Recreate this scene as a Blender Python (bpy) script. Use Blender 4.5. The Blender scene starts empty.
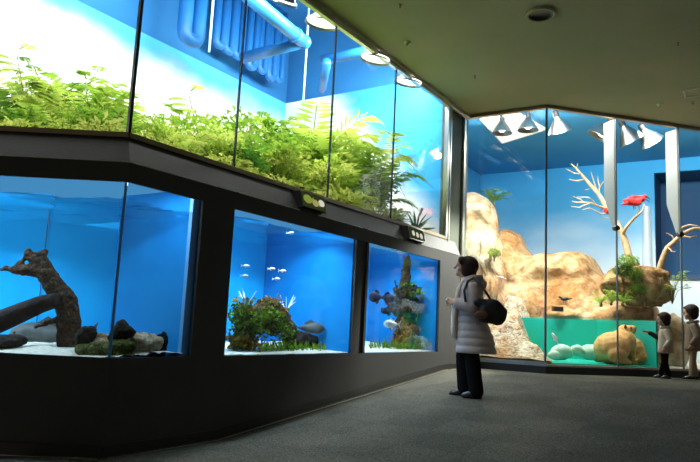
import bpy, math, random
from math import sin, cos, pi, radians, tan, sqrt
from mathutils import Vector, Matrix, noise
random.seed(7)
C = bpy.context.scene.collection
V = Vector
# ------------------------------------------------------------------ camera
F_PX, PITCH, ROLL = 657.14, 0.1414, 0.0482
fwd = V((0, cos(PITCH), sin(PITCH))); up0 = V((0, -sin(PITCH), cos(PITCH))); rt0 = V((1, 0, 0))
rt = rt0*cos(ROLL) + up0*sin(ROLL); up = up0*cos(ROLL) - rt0*sin(ROLL)
cam_d = bpy.data.cameras.new('camera'); cam = bpy.data.objects.new('camera', cam_d); C.objects.link(cam)
cam_d.sensor_width = 36; cam_d.lens = F_PX/700*36; cam_d.clip_start = .05
m3 = Matrix((rt, up, -fwd)).transposed(); cam.matrix_world = m3.to_4x4()
bpy.context.scene.camera = cam
def ray(u, v): return fwd + rt*((u-350)/F_PX) + up*((231-v)/F_PX)
# ------------------------------------------------------------------ frames of the place (metres)
class Fr:
    def __init__(f, o, es, ew): f.o = V((o[0], o[1])); f.es = V(es).normalized(); f.ew = V(ew).normalized()
    def p(f, s, w, z): q = f.o + f.es*s + f.ew*w; return V((q.x, q.y, z))
    def inv(f, P): q = V((P[0], P[1])) - f.o; return q.dot(f.es), q.dot(f.ew)
aA, aB, aC, aD = .0123, .5761, -1.0062, 1.304
c0 = V((-1.6085, 4.5586)); e0 = .116; d0 = V((2.726, 9.0257))
FA = Fr(c0, (cos(aA), sin(aA)), (-sin(aA), cos(aA)))
FB = Fr(c0, (sin(aB), cos(aB)), (-cos(aB), sin(aB)))
nA = -FA.ew; nB = -FB.ew
c1 = c0 + (nA+nB)*(e0/(1+nA.dot(nB)))
Fa = Fr(c1, FA.es, FA.ew); Fb = Fr(c1, FB.es, FB.ew)
FC = Fr(d0, (sin(aC), cos(aC)), (-sin(aB)*0+sin(aC+pi/2), cos(aC+pi/2)))
FD = Fr(d0, (sin(aD), cos(aD)), (sin(aD-pi/2), cos(aD-pi/2)))
def at(u, v, f, w=0.):
    d = ray(u, v); k = w + f.o.dot(f.ew); t = k/(V((d.x, d.y)).dot(f.ew)); return d*t
def atz(u, v, z): d = ray(u, v); return d*(z/d.z)
CEIL, SILL, LINE, TT, TB, GB, ICEIL = 3.24, 1.2746, 1.0404, .9005, -.2948, -.3908, 3.72
def floor_z(x, y):
    s, w = FB.inv((x, y)); t = min(max((s-1.0)/(5.2-1.0), 0), 1); return -.93 + .405*t
def on_floor(u, v):
    d = ray(u, v); t = 3.
    for i in range(60):
        P = d*t; t = floor_z(P.x, P.y)/d.z*.5 + t*.5
    return d*t
# ------------------------------------------------------------------ materials
def mat(name): m = bpy.data.materials.new(name); m.use_nodes = True; nt = m.node_tree; nt.nodes.clear(); return m, nt, nt.nodes, nt.links
def out(nt, sh): o = nt.nodes.new('ShaderNodeOutputMaterial'); nt.links.new(sh, o.inputs['Surface'])
def simple(name, col, rough=.6, metal=0, col2=None, scale=8, bump=0, bscale=40, spec=.5, detail=4, coat=0, lo=.35, hi=.65):
    m, nt, N, L = mat(name); b = N.new('ShaderNodeBsdfPrincipled'); out(nt, b.outputs[0])
    b.inputs['Base Color'].default_value = (*col, 1); b.inputs['Roughness'].default_value = rough
    b.inputs['Metallic'].default_value = metal; b.inputs['Specular IOR Level'].default_value = spec
    b.inputs['Coat Weight'].default_value = coat
    tc = N.new('ShaderNodeTexCoord')
    if col2 is not None:
        n = N.new('ShaderNodeTexNoise'); n.inputs['Scale'].default_value = scale; n.inputs['Detail'].default_value = detail
        L.new(tc.outputs['Object'], n.inputs['Vector'])
        r = N.new('ShaderNodeValToRGB'); r.color_ramp.elements[0].position = lo; r.color_ramp.elements[1].position = hi
        r.color_ramp.elements[0].color = (*col, 1); r.color_ramp.elements[1].color = (*col2, 1)
        L.new(n.outputs['Fac'], r.inputs[0]); L.new(r.outputs[0], b.inputs['Base Color'])
    if bump:
        n = N.new('ShaderNodeTexNoise'); n.inputs['Scale'].default_value = bscale; n.inputs['Detail'].default_value = 6
        L.new(tc.outputs['Object'], n.inputs['Vector'])
        bp = N.new('ShaderNodeBump'); bp.inputs['Strength'].default_value = bump; bp.inputs['Distance'].default_value = .02
        L.new(n.outputs['Fac'], bp.inputs['Height']); L.new(bp.outputs[0], b.inputs['Normal'])
    return m
def glass(name, tint=(.97, .985, .98), refl=.05, rough=0., f90=.3):
    m, nt, N, L = mat(name)
    t = N.new('ShaderNodeBsdfTransparent'); t.inputs[0].default_value = (*tint, 1)
    g = N.new('ShaderNodeBsdfGlossy'); g.inputs['Roughness'].default_value = rough
    lw = N.new('ShaderNodeLayerWeight'); lw.inputs['Blend'].default_value = .12
    mr = N.new('ShaderNodeMapRange'); mr.inputs[3].default_value = refl*.5; mr.inputs[4].default_value = f90
    L.new(lw.outputs['Fresnel'], mr.inputs[0])
    mx = N.new('ShaderNodeMixShader'); L.new(mr.outputs[0], mx.inputs[0]); L.new(t.outputs[0], mx.inputs[1]); L.new(g.outputs[0], mx.inputs[2])
    out(nt, mx.outputs[0]); return m
def emit(name, col, s):
    m, nt, N, L = mat(name); e = N.new('ShaderNodeEmission'); e.inputs[0].default_value = (*col, 1); e.inputs[1].default_value = s; out(nt, e.outputs[0]); return m
def leafmat(name, c1_, c2_, scale=6, trans=.4):
    m, nt, N, L = mat(name); tc = N.new('ShaderNodeTexCoord'); n = N.new('ShaderNodeTexNoise'); n.inputs['Scale'].default_value = scale
    L.new(tc.outputs['Object'], n.inputs['Vector']); r = N.new('ShaderNodeValToRGB')
    r.color_ramp.elements[0].position = .35; r.color_ramp.elements[1].position = .65
    r.color_ramp.elements[0].color = (*c1_, 1); r.color_ramp.elements[1].color = (*c2_, 1); L.new(n.outputs['Fac'], r.inputs[0])
    d = N.new('ShaderNodeBsdfDiffuse'); t = N.new('ShaderNodeBsdfTranslucent'); L.new(r.outputs[0], d.inputs[0]); L.new(r.outputs[0], t.inputs[0])
    mx = N.new('ShaderNodeMixShader'); mx.inputs[0].default_value = trans; L.new(d.outputs[0], mx.inputs[1]); L.new(t.outputs[0], mx.inputs[2]); out(nt, mx.outputs[0]); return m
def rockmat(name, a, b, c, scale=3, bump=.8, crack=.5):
    m, nt, N, L = mat(name); tc = N.new('ShaderNodeTexCoord')
    n = N.new('ShaderNodeTexNoise'); n.inputs['Scale'].default_value = scale; n.inputs['Detail'].default_value = 8; n.inputs['Roughness'].default_value = .6
    n2 = N.new('ShaderNodeTexNoise'); n2.inputs['Scale'].default_value = scale*5; n2.inputs['Detail'].default_value = 8; n2.inputs['Roughness'].default_value = .65
    vo = N.new('ShaderNodeTexVoronoi'); vo.feature = 'DISTANCE_TO_EDGE'; vo.inputs['Scale'].default_value = scale*1.3
    mp = N.new('ShaderNodeMapping'); mp.inputs['Scale'].default_value = (1, 1, 1.9)
    L.new(tc.outputs['Object'], mp.inputs[0]); va = N.new('ShaderNodeVectorMath'); va.operation = 'ADD'
    L.new(mp.outputs[0], va.inputs[0]); L.new(n.outputs['Color'], va.inputs[1])
    for q in (n, n2): L.new(tc.outputs['Object'], q.inputs['Vector'])
    L.new(va.outputs[0], vo.inputs['Vector'])
    r = N.new('ShaderNodeValToRGB'); cr = r.color_ramp; cr.elements[0].position = .32; cr.elements[1].position = .68
    cr.elements[0].color = (*a, 1); cr.elements[1].color = (*c, 1); e = cr.elements.new(.5); e.color = (*b, 1)
    L.new(n2.outputs['Fac'], r.inputs[0])
    k = N.new('ShaderNodeValToRGB'); k.color_ramp.elements[0].position = 0; k.color_ramp.elements[1].position = .07
    k.color_ramp.elements[0].color = (1-crack,)*3+(1,); k.color_ramp.elements[1].color = (1, 1, 1, 1); L.new(vo.outputs['Distance'], k.inputs[0])
    mu = N.new('ShaderNodeMix'); mu.data_type = 'RGBA'; mu.blend_type = 'MULTIPLY'; mu.inputs[0].default_value = 1
    L.new(r.outputs[0], mu.inputs[6]); L.new(k.outputs[0], mu.inputs[7])
    rr = N.new('ShaderNodeValToRGB'); rr.color_ramp.elements[0].position = .38; rr.color_ramp.elements[1].position = .58
    rr.color_ramp.elements[0].color = (.74, .5, .32, 1); rr.color_ramp.elements[1].color = (1, 1, 1, 1); L.new(n.outputs['Fac'], rr.inputs[0])
    m3_ = N.new('ShaderNodeMix'); m3_.data_type = 'RGBA'; m3_.blend_type = 'MULTIPLY'; m3_.inputs[0].default_value = 1; L.new(mu.outputs[2], m3_.inputs[6]); L.new(rr.outputs[0], m3_.inputs[7]); mu = m3_
    b_ = N.new('ShaderNodeBsdfPrincipled'); b_.inputs['Roughness'].default_value = .85; b_.inputs['Specular IOR Level'].default_value = .2
    L.new(mu.outputs[2], b_.inputs['Base Color'])
    bp = N.new('ShaderNodeBump'); bp.inputs['Strength'].default_value = bump; bp.inputs['Distance'].default_value = .05
    L.new(n2.outputs['Fac'], bp.inputs['Height']); L.new(bp.outputs[0], b_.inputs['Normal']); out(nt, b_.outputs[0]); return m
def mural(name, blue, cloud, z0, z1, nscale, amt, hi_blue=None, z2=3., z3=3.7, stretch=(1, 1, 1.6), seed=0., tilt=(0, 0), off=0.):
    """painted sky mural: cloud colour below z0..z1, ragged by noise, blue above"""
    m, nt, N, L = mat(name); g = N.new('ShaderNodeNewGeometry'); sx = N.new('ShaderNodeSeparateXYZ'); L.new(g.outputs['Position'], sx.inputs[0])
    mp = N.new('ShaderNodeMapping'); mp.inputs['Scale'].default_value = stretch; mp.inputs['Location'].default_value = (seed, seed, 0); L.new(g.outputs['Position'], mp.inputs[0])
    n = N.new('ShaderNodeTexNoise'); n.inputs['Scale'].default_value = nscale; n.inputs['Detail'].default_value = 5; L.new(mp.outputs[0], n.inputs['Vector'])
    s = N.new('ShaderNodeMath'); s.operation = 'MULTIPLY_ADD'; s.inputs[1].default_value = amt; L.new(n.outputs['Fac'], s.inputs[0])
    dp = N.new('ShaderNodeVectorMath'); dp.operation = 'DOT_PRODUCT'; dp.inputs[1].default_value = (tilt[0], tilt[1], 1); L.new(g.outputs['Position'], dp.inputs[0])
    ad = N.new('ShaderNodeMath'); ad.inputs[1].default_value = off; L.new(dp.outputs['Value'], ad.inputs[0]); L.new(ad.outputs[0], s.inputs[2])
    mr = N.new('ShaderNodeMapRange'); mr.interpolation_type = 'SMOOTHSTEP'; mr.inputs[1].default_value = z0+amt/2; mr.inputs[2].default_value = z1+amt/2; L.new(s.outputs[0], mr.inputs[0])
    mx = N.new('ShaderNodeMix'); mx.data_type = 'RGBA'; L.new(mr.outputs[0], mx.inputs[0]); mx.inputs[6].default_value = (*cloud, 1); mx.inputs[7].default_value = (*blue, 1)
    last = mx.outputs[2]
    if hi_blue:
        m2 = N.new('ShaderNodeMapRange'); m2.inputs[1].default_value = z2; m2.inputs[2].default_value = z3; L.new(sx.outputs['Z'], m2.inputs[0])
        my = N.new('ShaderNodeMix'); my.data_type = 'RGBA'; L.new(m2.outputs[0], my.inputs[0]); L.new(last, my.inputs[6]); my.inputs[7].default_value = (*hi_blue, 1); last = my.outputs[2]
    b = N.new('ShaderNodeBsdfDiffuse'); L.new(last, b.inputs[0]); out(nt, b.outputs[0]); return m
def carpet():
    m, nt, N, L = mat('carpet'); tc = N.new('ShaderNodeTexCoord'); mp = N.new('ShaderNodeMapping'); mp.inputs['Rotation'].default_value = (0, 0, aB+.02)
    L.new(tc.outputs['Object'], mp.inputs[0])
    ck = N.new('ShaderNodeTexChecker'); ck.inputs['Scale'].default_value = 2.0; ck.inputs[1].default_value = (.092, .084, .064, 1); ck.inputs[2].default_value = (.079, .073, .056, 1); L.new(mp.outputs[0], ck.inputs[0])
    n = N.new('ShaderNodeTexNoise'); n.inputs['Scale'].default_value = 75; n.inputs['Detail'].default_value = 3; L.new(tc.outputs['Object'], n.inputs['Vector'])
    n2 = N.new('ShaderNodeTexNoise'); n2.inputs['Scale'].default_value = 1.6; n2.inputs['Detail'].default_value = 4; L.new(tc.outputs['Object'], n2.inputs['Vector'])
    def mul(a, b, lo, hi):
        r = N.new('ShaderNodeMapRange'); r.inputs[1].default_value = .3; r.inputs[2].default_value = .7; r.inputs[3].default_value = lo; r.inputs[4].default_value = hi; L.new(b, r.inputs[0])
        q = N.new('ShaderNodeVectorMath'); q.operation = 'SCALE'; L.new(a, q.inputs[0]); L.new(r.outputs[0], q.inputs['Scale']); return q.outputs[0]
    a = mul(ck.outputs[0], n.outputs['Fac'], .35, 1.65); a = mul(a, n2.outputs['Fac'], .8, 1.2)
    b = N.new('ShaderNodeBsdfPrincipled'); b.inputs['Roughness'].default_value = .9; b.inputs['Specular IOR Level'].default_value = .1; L.new(a, b.inputs['Base Color'])
    bp = N.new('ShaderNodeBump'); bp.inputs['Strength'].default_value = .4; bp.inputs['Distance'].default_value = .01; L.new(n.outputs['Fac'], bp.inputs['Height']); L.new(bp.outputs[0], b.inputs['Normal'])
    out(nt, b.outputs[0]); return m
M = dict(
    carpet=carpet(),
    ceiling=simple('ceiling_paint', (.34, .35, .19), .9, col2=(.39, .37, .21), scale=1.2, bump=.1, bscale=60),
    dark=simple('dark_wall', (.046, .046, .045), .75, col2=(.052, .052, .05), scale=3, bump=.12, bscale=150, spec=.3),
    darker=simple('dark_recess', (.03, .03, .032), .7),
    skirt=simple('skirting_black', (.012, .012, .012), .5),
    pillar=simple('dark_green_wall', (.085, .1, .065), .8), exceil=simple('exhibit_ceiling_blue', (.02, .24, .5), .8, col2=(.03, .28, .54), scale=.8),
    steel=simple('brushed_steel', (.62, .6, .52), .32, 1, col2=(.5, .48, .42), scale=4),
    bronze=simple('bronze_trim', (.32, .25, .17), .35, 1),
    silicone=simple('black_joint', (.015, .02, .03), .3),
    greyjoint=simple('grey_joint', (.11, .13, .15), .35),
    glass=glass('clear_glass'), tankglass=glass('aquarium_glass', (.93, .97, 1.), .04, 0., .2),
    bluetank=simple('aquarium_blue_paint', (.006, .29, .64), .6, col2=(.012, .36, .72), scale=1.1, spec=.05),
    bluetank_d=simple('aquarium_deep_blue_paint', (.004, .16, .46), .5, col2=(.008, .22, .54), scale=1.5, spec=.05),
    edgeglass=simple('aquarium_edge', (.12, .38, .75), .25),
    water=glass('water_surface', (.75, .9, 1.), .25, .02, .8),
    sand=simple('white_sand', (.62, .58, .45), .95, col2=(.75, .72, .6), scale=30, bump=.5, bscale=90),
    soil=simple('soil', (.06, .045, .025), .95, col2=(.1, .08, .04), scale=9, bump=.6),
    bluepaint=simple('blue_ceiling_paint', (.01, .15, .4), .8, col2=(.016, .19, .46), scale=.8),
    bluepipe=simple('blue_painted_pipe', (.008, .13, .4), .5),
    palepipe=simple('pale_blue_pole', (.4, .68, .85), .5),
    chrome=simple('polished_reflector', (.22, .22, .2), .36, 1),
    hood=emit('added_lid_glow', (.12, .5, .95), .55), lamp=emit('lamp_face', (1, .97, .88), 9.), lens=emit('glowing_lens', (1, .97, .92), 2.2),
    wood=rockmat('driftwood', (.035, .02, .01), (.09, .055, .028), (.2, .13, .07), 7, 1., .6),
    darkwood=simple('dark_log', (.016, .012, .01), .85, col2=(.04, .03, .025), scale=9, bump=.5, spec=.15),
    rockb=rockmat('dark_rock', (.012, .011, .009), (.03, .027, .02), (.06, .055, .04), 9, 1.),
    rockw=rockmat('cream_rock', (.6, .5, .28), (.8, .72, .5), (.9, .85, .7), 9, 1.),
    moss=rockmat('mossy_rock', (.03, .05, .01), (.1, .14, .02), (.3, .32, .06), 9, 1.),
    mossy=leafmat('moss', (.03, .09, .008), (.2, .3, .03), 12, .2),
    redmoss=leafmat('amber_moss', (.2, .07, .01), (.35, .26, .04), 12, .2),
    plantd=leafmat('water_plant_dark', (.03, .05, .015), (.1, .05, .06), 14, .2),
    plantg=leafmat('water_plant_green', (.05, .14, .01), (.12, .28, .05), 14, .3),
    fern=leafmat('fern_green', (.1, .25, .02), (.32, .45, .06), 3),
    lime=leafmat('lime_leaf', (.26, .42, .04), (.55, .6, .14), 3),
    deep=leafmat('deep_green_leaf', (.03, .12, .015), (.1, .26, .03), 3),
    yell=leafmat('yellow_green_leaf', (.3, .4, .05), (.55, .56, .16), 3),
    olive=leafmat('olive_leaf', (.1, .14, .03), (.2, .24, .06), 3),
    stem=simple('stem', (.16, .14, .05), .8),
    rock=rockmat('tan_rock', (.27, .16, .065), (.47, .32, .16), (.62, .48, .3), 1.1, 1., .3),
    rockpale=rockmat('pale_rock', (.36, .27, .15), (.58, .49, .33), (.74, .66, .52), 1.1, 1., .3),
    rockdk=rockmat('brown_rock', (.16, .1, .04), (.4, .27, .12), (.58, .43, .24), 1.6, 1., .5),
    bank=rockmat('bank_rock', (.2, .13, .06), (.62, .53, .36), (.78, .72, .58), 2.4, 1.4, .6),
    teal=simple('pool_lining', (.0, .36, .27), .5, col2=(.0, .42, .33), scale=1.2),
    poolwater=glass('pool_water', (.88, 1., .96), .06, .01, .3),
    branch=simple('bleached_branch', (.32, .2, .09), .8, col2=(.46, .34, .19), scale=12),
    fin=simple('frosted_fin', (.27, .25, .19), .35, .2, col2=(.22, .235, .225), scale=1.4),
    black=simple('black_plastic', (.012, .012, .012), .4),
    white=simple('white_plastic', (.7, .68, .6), .5),
    greyfish=simple('grey_fish', (.05, .06, .06), .45, col2=(.1, .11, .1), scale=9, spec=.15),
    palefish=simple('silver_fish', (.75, .78, .8), .3),
    darkfish=simple('dark_fish', (.004, .006, .02), .7, col2=(.014, .02, .05), scale=20, spec=.08),
    orangefish=simple('orange_fish', (.8, .3, .05), .4),
    red=simple('scarlet_feathers', (.55, .008, .006), .8, col2=(.36, .004, .004), scale=20),
    capy=simple('tan_fur', (.72, .3, .085), .8, col2=(.86, .45, .17), scale=14, bump=.5, bscale=90),
    capyd=simple('dark_fur', (.08, .05, .03), .8),
    skin=simple('skin', (.58, .33, .22), .5),
    hair=simple('dark_hair', (.03, .012, .007), .8, col2=(.045, .02, .012), scale=60),
    coat=simple('quilted_coat', (.46, .38, .35), .6, col2=(.56, .47, .43), scale=6, bump=.3, bscale=25),
    scarf=simple('cream_scarf', (.7, .58, .46), .9, bump=.4),
    trouser=simple('black_trousers', (.008, .008, .008), .95, bump=.2, spec=.05),
    shoe=simple('black_shoe', (.01, .009, .009), .4),
    bag=simple('black_bag', (.009, .009, .01), .5, bump=.4, bscale=14),
    bagp=simple('brown_leather', (.16, .06, .025), .5),
    kidcoat=simple('beige_jacket', (.56, .45, .32), .8, col2=(.46, .37, .26), scale=10, bump=.4),
    kiddark=simple('navy_sleeve', (.02, .022, .025), .8),
    kidbrown=simple('brown_jacket', (.22, .155, .1), .8, col2=(.28, .2, .13), scale=10, bump=.4),
    kidpants=simple('tan_trousers', (.42, .3, .19), .8),
    pic=simple('sign_picture', (.1, .14, .02), .4, col2=(.55, .55, .2), scale=18),
    picd=simple('sign_dark', (.03, .04, .02), .4),
    ceilw=simple('cream_plastic', (.5, .48, .36), .5),
)
# ------------------------------------------------------------------ mesh helpers
class MB:
    def __init__(s): s.v = []; s.f = []
    def add(s, vs, fs): n = len(s.v); s.v += [V(q) for q in vs]; s.f += [tuple(i+n for i in f) for f in fs]; return s
    def hexa(s, a): return s.add(a, [(0, 3, 2, 1), (4, 5, 6, 7), (0, 1, 5, 4), (1, 2, 6, 5), (2, 3, 7, 6), (3, 0, 4, 7)])
    def box(s, f, s0, s1, w0, w1, z0, z1): return s.hexa([f.p(s0, w0, z0), f.p(s1, w0, z0), f.p(s1, w1, z0), f.p(s0, w1, z0), f.p(s0, w0, z1), f.p(s1, w0, z1), f.p(s1, w1, z1), f.p(s0, w1, z1)])
    def cbox(s, c, x, y, z, R=None):
        R = R or Matrix.Identity(3); c = V(c)
        return s.hexa([c+R@V(q) for q in ((-x, -y, -z), (x, -y, -z), (x, y, -z), (-x, y, -z), (-x, -y, z), (x, -y, z), (x, y, z), (-x, y, z))])
    def prism(s, poly, z0, z1):
        n = len(poly); vs = [(p[0], p[1], z0) for p in poly]+[(p[0], p[1], z1) for p in poly]
        return s.add(vs, [tuple(range(n))[::-1], tuple(range(n, 2*n))]+[(i, (i+1) % n, n+(i+1) % n, n+i) for i in range(n)])
    def tube(s, pts, rad, seg=10, cap=True):
        pts = [V(p) for p in pts]; n = len(pts)
        if not hasattr(rad, '__len__'): rad = [rad]*n
        t0 = (pts[1]-pts[0]).normalized(); u = t0.orthogonal().normalized(); vs = []; fs = []
        for i, p in enumerate(pts):
            t = ((pts[min(i+1, n-1)]-pts[max(i-1, 0)])).normalized(); u = (u-t*u.dot(t)).normalized(); b = t.cross(u)
            for k in range(seg): a = 2*pi*k/seg; vs.append(p+(u*cos(a)+b*sin(a))*rad[i])
        for i in range(n-1):
            for k in range(seg): fs.append((i*seg+k, i*seg+(k+1) % seg, (i+1)*seg+(k+1) % seg, (i+1)*seg+k))
        if cap: fs += [tuple(range(seg))[::-1], tuple(range((n-1)*seg, n*seg))]
        return s.add(vs, fs)
    def ell(s, c, r, R=None, seg=14, rings=9, nz=0, ns=6.):
        R = R or Matrix.Identity(3); c = V(c); vs = [c+R@V((0, 0, r[2]))]; fs = []
        for i in range(1, rings):
            th = pi*i/rings
            for k in range(seg): a = 2*pi*k/seg; vs.append(c+R@V((r[0]*sin(th)*cos(a), r[1]*sin(th)*sin(a), r[2]*cos(th))))
        vs.append(c+R@V((0, 0, -r[2])))
        if nz: vs = [q+(q-c)*nz*noise.fractal(q*ns, 1., 2., 4) for q in vs]
        for k in range(seg): fs.append((0, 1+k, 1+(k+1) % seg)); fs.append((len(vs)-1, 1+(rings-2)*seg+(k+1) % seg, 1+(rings-2)*seg+k))
        for i in range(rings-2):
            for k in range(seg): a = 1+i*seg+k; b = 1+i*seg+(k+1) % seg; fs.append((a, a+seg, b+seg, b))
        return s.add(vs, fs)
    def cap(s, p0, r0, p1, r1, seg=12):
        """tapered capsule"""
        p0, p1 = V(p0), V(p1); ax = (p1-p0); L = ax.length; ax = ax.normalized() if L > 1e-6 else V((0, 0, 1)); pts = []; rr = []
        for k in range(4, 0, -1): a = k/4*pi/2*.98; pts.append(p0-ax*r0*sin(a)); rr.append(max(r0*cos(a), r0*.05))
        pts += [p0, p0.lerp(p1, .5), p1]; rr += [r0, (r0+r1)/2, r1]
        for k in range(1, 5): a = k/4*pi/2*.98; pts.append(p1+ax*r1*sin(a)); rr.append(max(r1*cos(a), r1*.05))
        return s.tube(pts, rr, seg)
    def chain(s, pts, rad, seg=12):
        for i in range(len(pts)-1): s.cap(pts[i], rad[i], pts[i+1], rad[i+1], seg)
        return s
    def lathe(s, c, prof, R=None, seg=24, close=False):
        R = R or Matrix.Identity(3); c = V(c); n = len(prof); vs = [c+R@V((r*cos(2*pi*k/seg), r*sin(2*pi*k/seg), z)) for r, z in prof for k in range(seg)]
        fs = [(i*seg+k, i*seg+(k+1) % seg, (i+1)*seg+(k+1) % seg, (i+1)*seg+k) for i in range(n-1) for k in range(seg)]
        if close: fs += [tuple(range(seg))[::-1], tuple(range((n-1)*seg, n*seg))]
        return s.add(vs, fs)
    def loft(s, secs, seg=28):
        """secs: (z, cx, cy, rx, ry) ; vertical loft"""
        vs = [V((cx+rx*cos(2*pi*k/seg), cy+ry*sin(2*pi*k/seg), z)) for z, cx, cy, rx, ry in secs for k in range(seg)]; n = len(secs)
        fs = [(i*seg+k, i*seg+(k+1) % seg, (i+1)*seg+(k+1) % seg, (i+1)*seg+k) for i in range(n-1) for k in range(seg)]
        fs += [tuple(range(seg))[::-1], tuple(range((n-1)*seg, n*seg))]; return s.add(vs, fs)
def put(name, mb, m, parent=None, smooth=False, origin=None, remesh=0, smo=0, sub=0, local=False):
    """one mesh object; mesh coordinates given in world space unless local"""
    me = bpy.data.meshes.new(name); o = bpy.data.objects.new(name, me); C.objects.link(o)
    off = V((0, 0, 0))
    if not local:
        if parent is not None:
            q = parent
            while q is not None: off = off + q.location; q = q.parent
        elif origin is not None: off = V(origin); o.location = off
    elif origin is not None: o.location = V(origin)
    me.from_pydata([v-off for v in mb.v], [], mb.f); me.update()
    me.materials.append(M[m] if isinstance(m, str) else m)
    if smooth or remesh: me.polygons.foreach_set('use_smooth', [True]*len(me.polygons))
    if remesh:
        r = o.modifiers.new('r', 'REMESH'); r.mode = 'VOXEL'; r.voxel_size = remesh; r.use_smooth_shade = True
    if smo: r = o.modifiers.new('s', 'SMOOTH'); r.iterations = smo; r.factor = .5
    if sub: r = o.modifiers.new('d', 'SUBSURF'); r.levels = r.render_levels = sub
    if parent is not None: o.parent = parent
    return o
def noisy(o, name, strength, size):
    t = bpy.data.textures.new(name, 'CLOUDS'); t.noise_scale = size; t.noise_depth = 3
    d = o.modifiers.new('n', 'DISPLACE'); d.texture = t; d.strength = strength; d.texture_coords = 'LOCAL'; return o
def tag(o, label, cat, group=None, kind=None):
    o['label'] = label; o['category'] = cat
    if group: o['group'] = group
    if kind: o['kind'] = kind
    return o
def thing(name, loc, label, cat, group=None, rz=0.):
    o = bpy.data.objects.new(name, None); C.objects.link(o); o.location = loc; o.rotation_euler = (0, 0, rz); o.empty_display_size = .1
    return tag(o, label, cat, group)
def struct(name, mb, m, **k): o = put(name, mb, m, **k); o['kind'] = 'structure'; return o
def copy_tree(o, parent=None):
    c = o.copy(); C.objects.link(c)
    if parent is not None: c.parent = parent
    for ch in list(o.children): copy_tree(ch, c)
    return c
def light(name, kind, loc, tgt, watt, size=.3, size_y=None, col=(1, 1, 1), spot=None, label=None):
    l = bpy.data.lights.new(name, kind); l.energy = watt; l.color = col
    if kind == 'AREA':
        l.size = size
        if size_y: l.shape = 'RECTANGLE'; l.size_y = size_y
    else: l.shadow_soft_size = size
    if kind == 'SPOT': l.spot_size = spot or 2.; l.spot_blend = .6
    o = bpy.data.objects.new(name, l); C.objects.link(o); o.location = loc
    o.rotation_euler = (V(tgt)-V(loc)).to_track_quat('-Z', 'Y').to_euler(); return o
def isect(f, g):
    # 2-D intersection of the w=0 lines of two frames
    a, b = f.es, g.es; d = g.o-f.o; den = a.x*b.y-a.y*b.x; t = (d.x*b.y-d.y*b.x)/den; return t


# ================================================================== SETTING
SB_END, SB_C = 5.40, 6.0935
def strip(f0a, sA0, corner_a, f0b, sB1, w0, w1, z0, z1):
    """solid band running along facet A, round the corner and along facet B (plan polygon)"""
    ins = lambda w: c1 - (nA+nB)*(w/(1+nA.dot(nB)))
    a0 = f0a.p(sA0, w0, 0); a1 = f0a.p(sA0, w1, 0); b0 = f0b.p(sB1, w0, 0); b1 = f0b.p(sB1, w1, 0)
    i0 = ins(w0); i1 = ins(w1)
    return MB().prism([a0, i0, b0, b1, i1, a1], z0, z1)
# floor with its gentle ramp
fl = MB(); ss = [-9, 1.0, 5.2, 10.5]; zz = [-.93, -.93, -.525, -.525]
for i in range(3):
    a, b = FB.p(ss[i], -14, zz[i]), FB.p(ss[i+1], -14, zz[i+1]); c_, d_ = FB.p(ss[i+1], .25, zz[i+1]), FB.p(ss[i], .25, zz[i])
    fl.hexa([q-V((0, 0, .12)) for q in (a, b, c_, d_)]+[a, b, c_, d_])
struct('floor', fl, 'carpet')
pA = FA.p(-4.5, 0, 0); iBC = FB.p(SB_C, 0, 0); pD = FD.p(6.5, 0, 0)
struct('ceiling', MB().prism([(-7, -5), (-7, pA.y), pA[:2], c0[:], FB.p(5.47, 0, 0)[:2], FB.p(5.47, .08, 0)[:2], FC.p(1.28, 0, 0)[:2], d0[:], pD[:2], (11, -5)][::-1], CEIL, CEIL+.1), 'ceiling')
# lower display wall: bands and pillars, round the bend
w = strip(Fa, -4.5, None, Fb, 5.73, 0, .025, -1.0, TB)
w2 = strip(Fa, -4.5, None, Fb, 5.73, 0, .025, TT, LINE); w.add(w2.v, w2.f)
for s0, s1, rec in ((.72, 1.08, 0), (2.98, 3.02, 0), (3.02, 3.20, .018), (3.20, 3.24, 0), (5.08, 5.73, 0)):
    w.box(Fb, s0, s1, rec, .025, TB, TT)
w.box(Fb, 5.63, 5.73, .1, .5, -1., LINE)
struct('wall_left', w, 'dark')
# sloped shelf between wall face and upper glass
sl = MB()
def slope(fp0, fp1, q0, q1):   # lower edge points, upper edge points
    a, b = V((*fp0[:2], LINE)), V((*fp1[:2], LINE)); c_, d_ = V((*q1[:2], SILL-.03)), V((*q0[:2], SILL-.03))
    sl.add([a, b, c_, d_, V((d_.x, d_.y, LINE)), V((c_.x, c_.y, LINE))], [(0, 1, 2, 3), (0, 3, 4), (1, 5, 2), (0, 4, 5, 1), (3, 2, 5, 4)])
slope(Fa.p(-4.5, 0, 0), c1, FA.p(-4.5, 0, 0), c0); slope(c1, Fb.p(5.73, 0, 0), c0, FB.p(5.73, 0, 0))
struct('trim_1', sl, simple('dark_shelf', (.026, .026, .026), .7, bump=.1))
# bright edge line along the fold (broken between the cabinets)
t = MB(); 
for f, s0, s1 in ((Fa, -4.5, -.0), (Fb, 0, .86), (Fb, 1.12, 1.95), (Fb, 2.25, 3.08), (Fb, 3.2, 3.9), (Fb, 4.4, 5.6)): t.box(f, s0, s1, -.004, .004, LINE-.003, LINE+.003)
struct('trim_2', t, 'steel')
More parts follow.
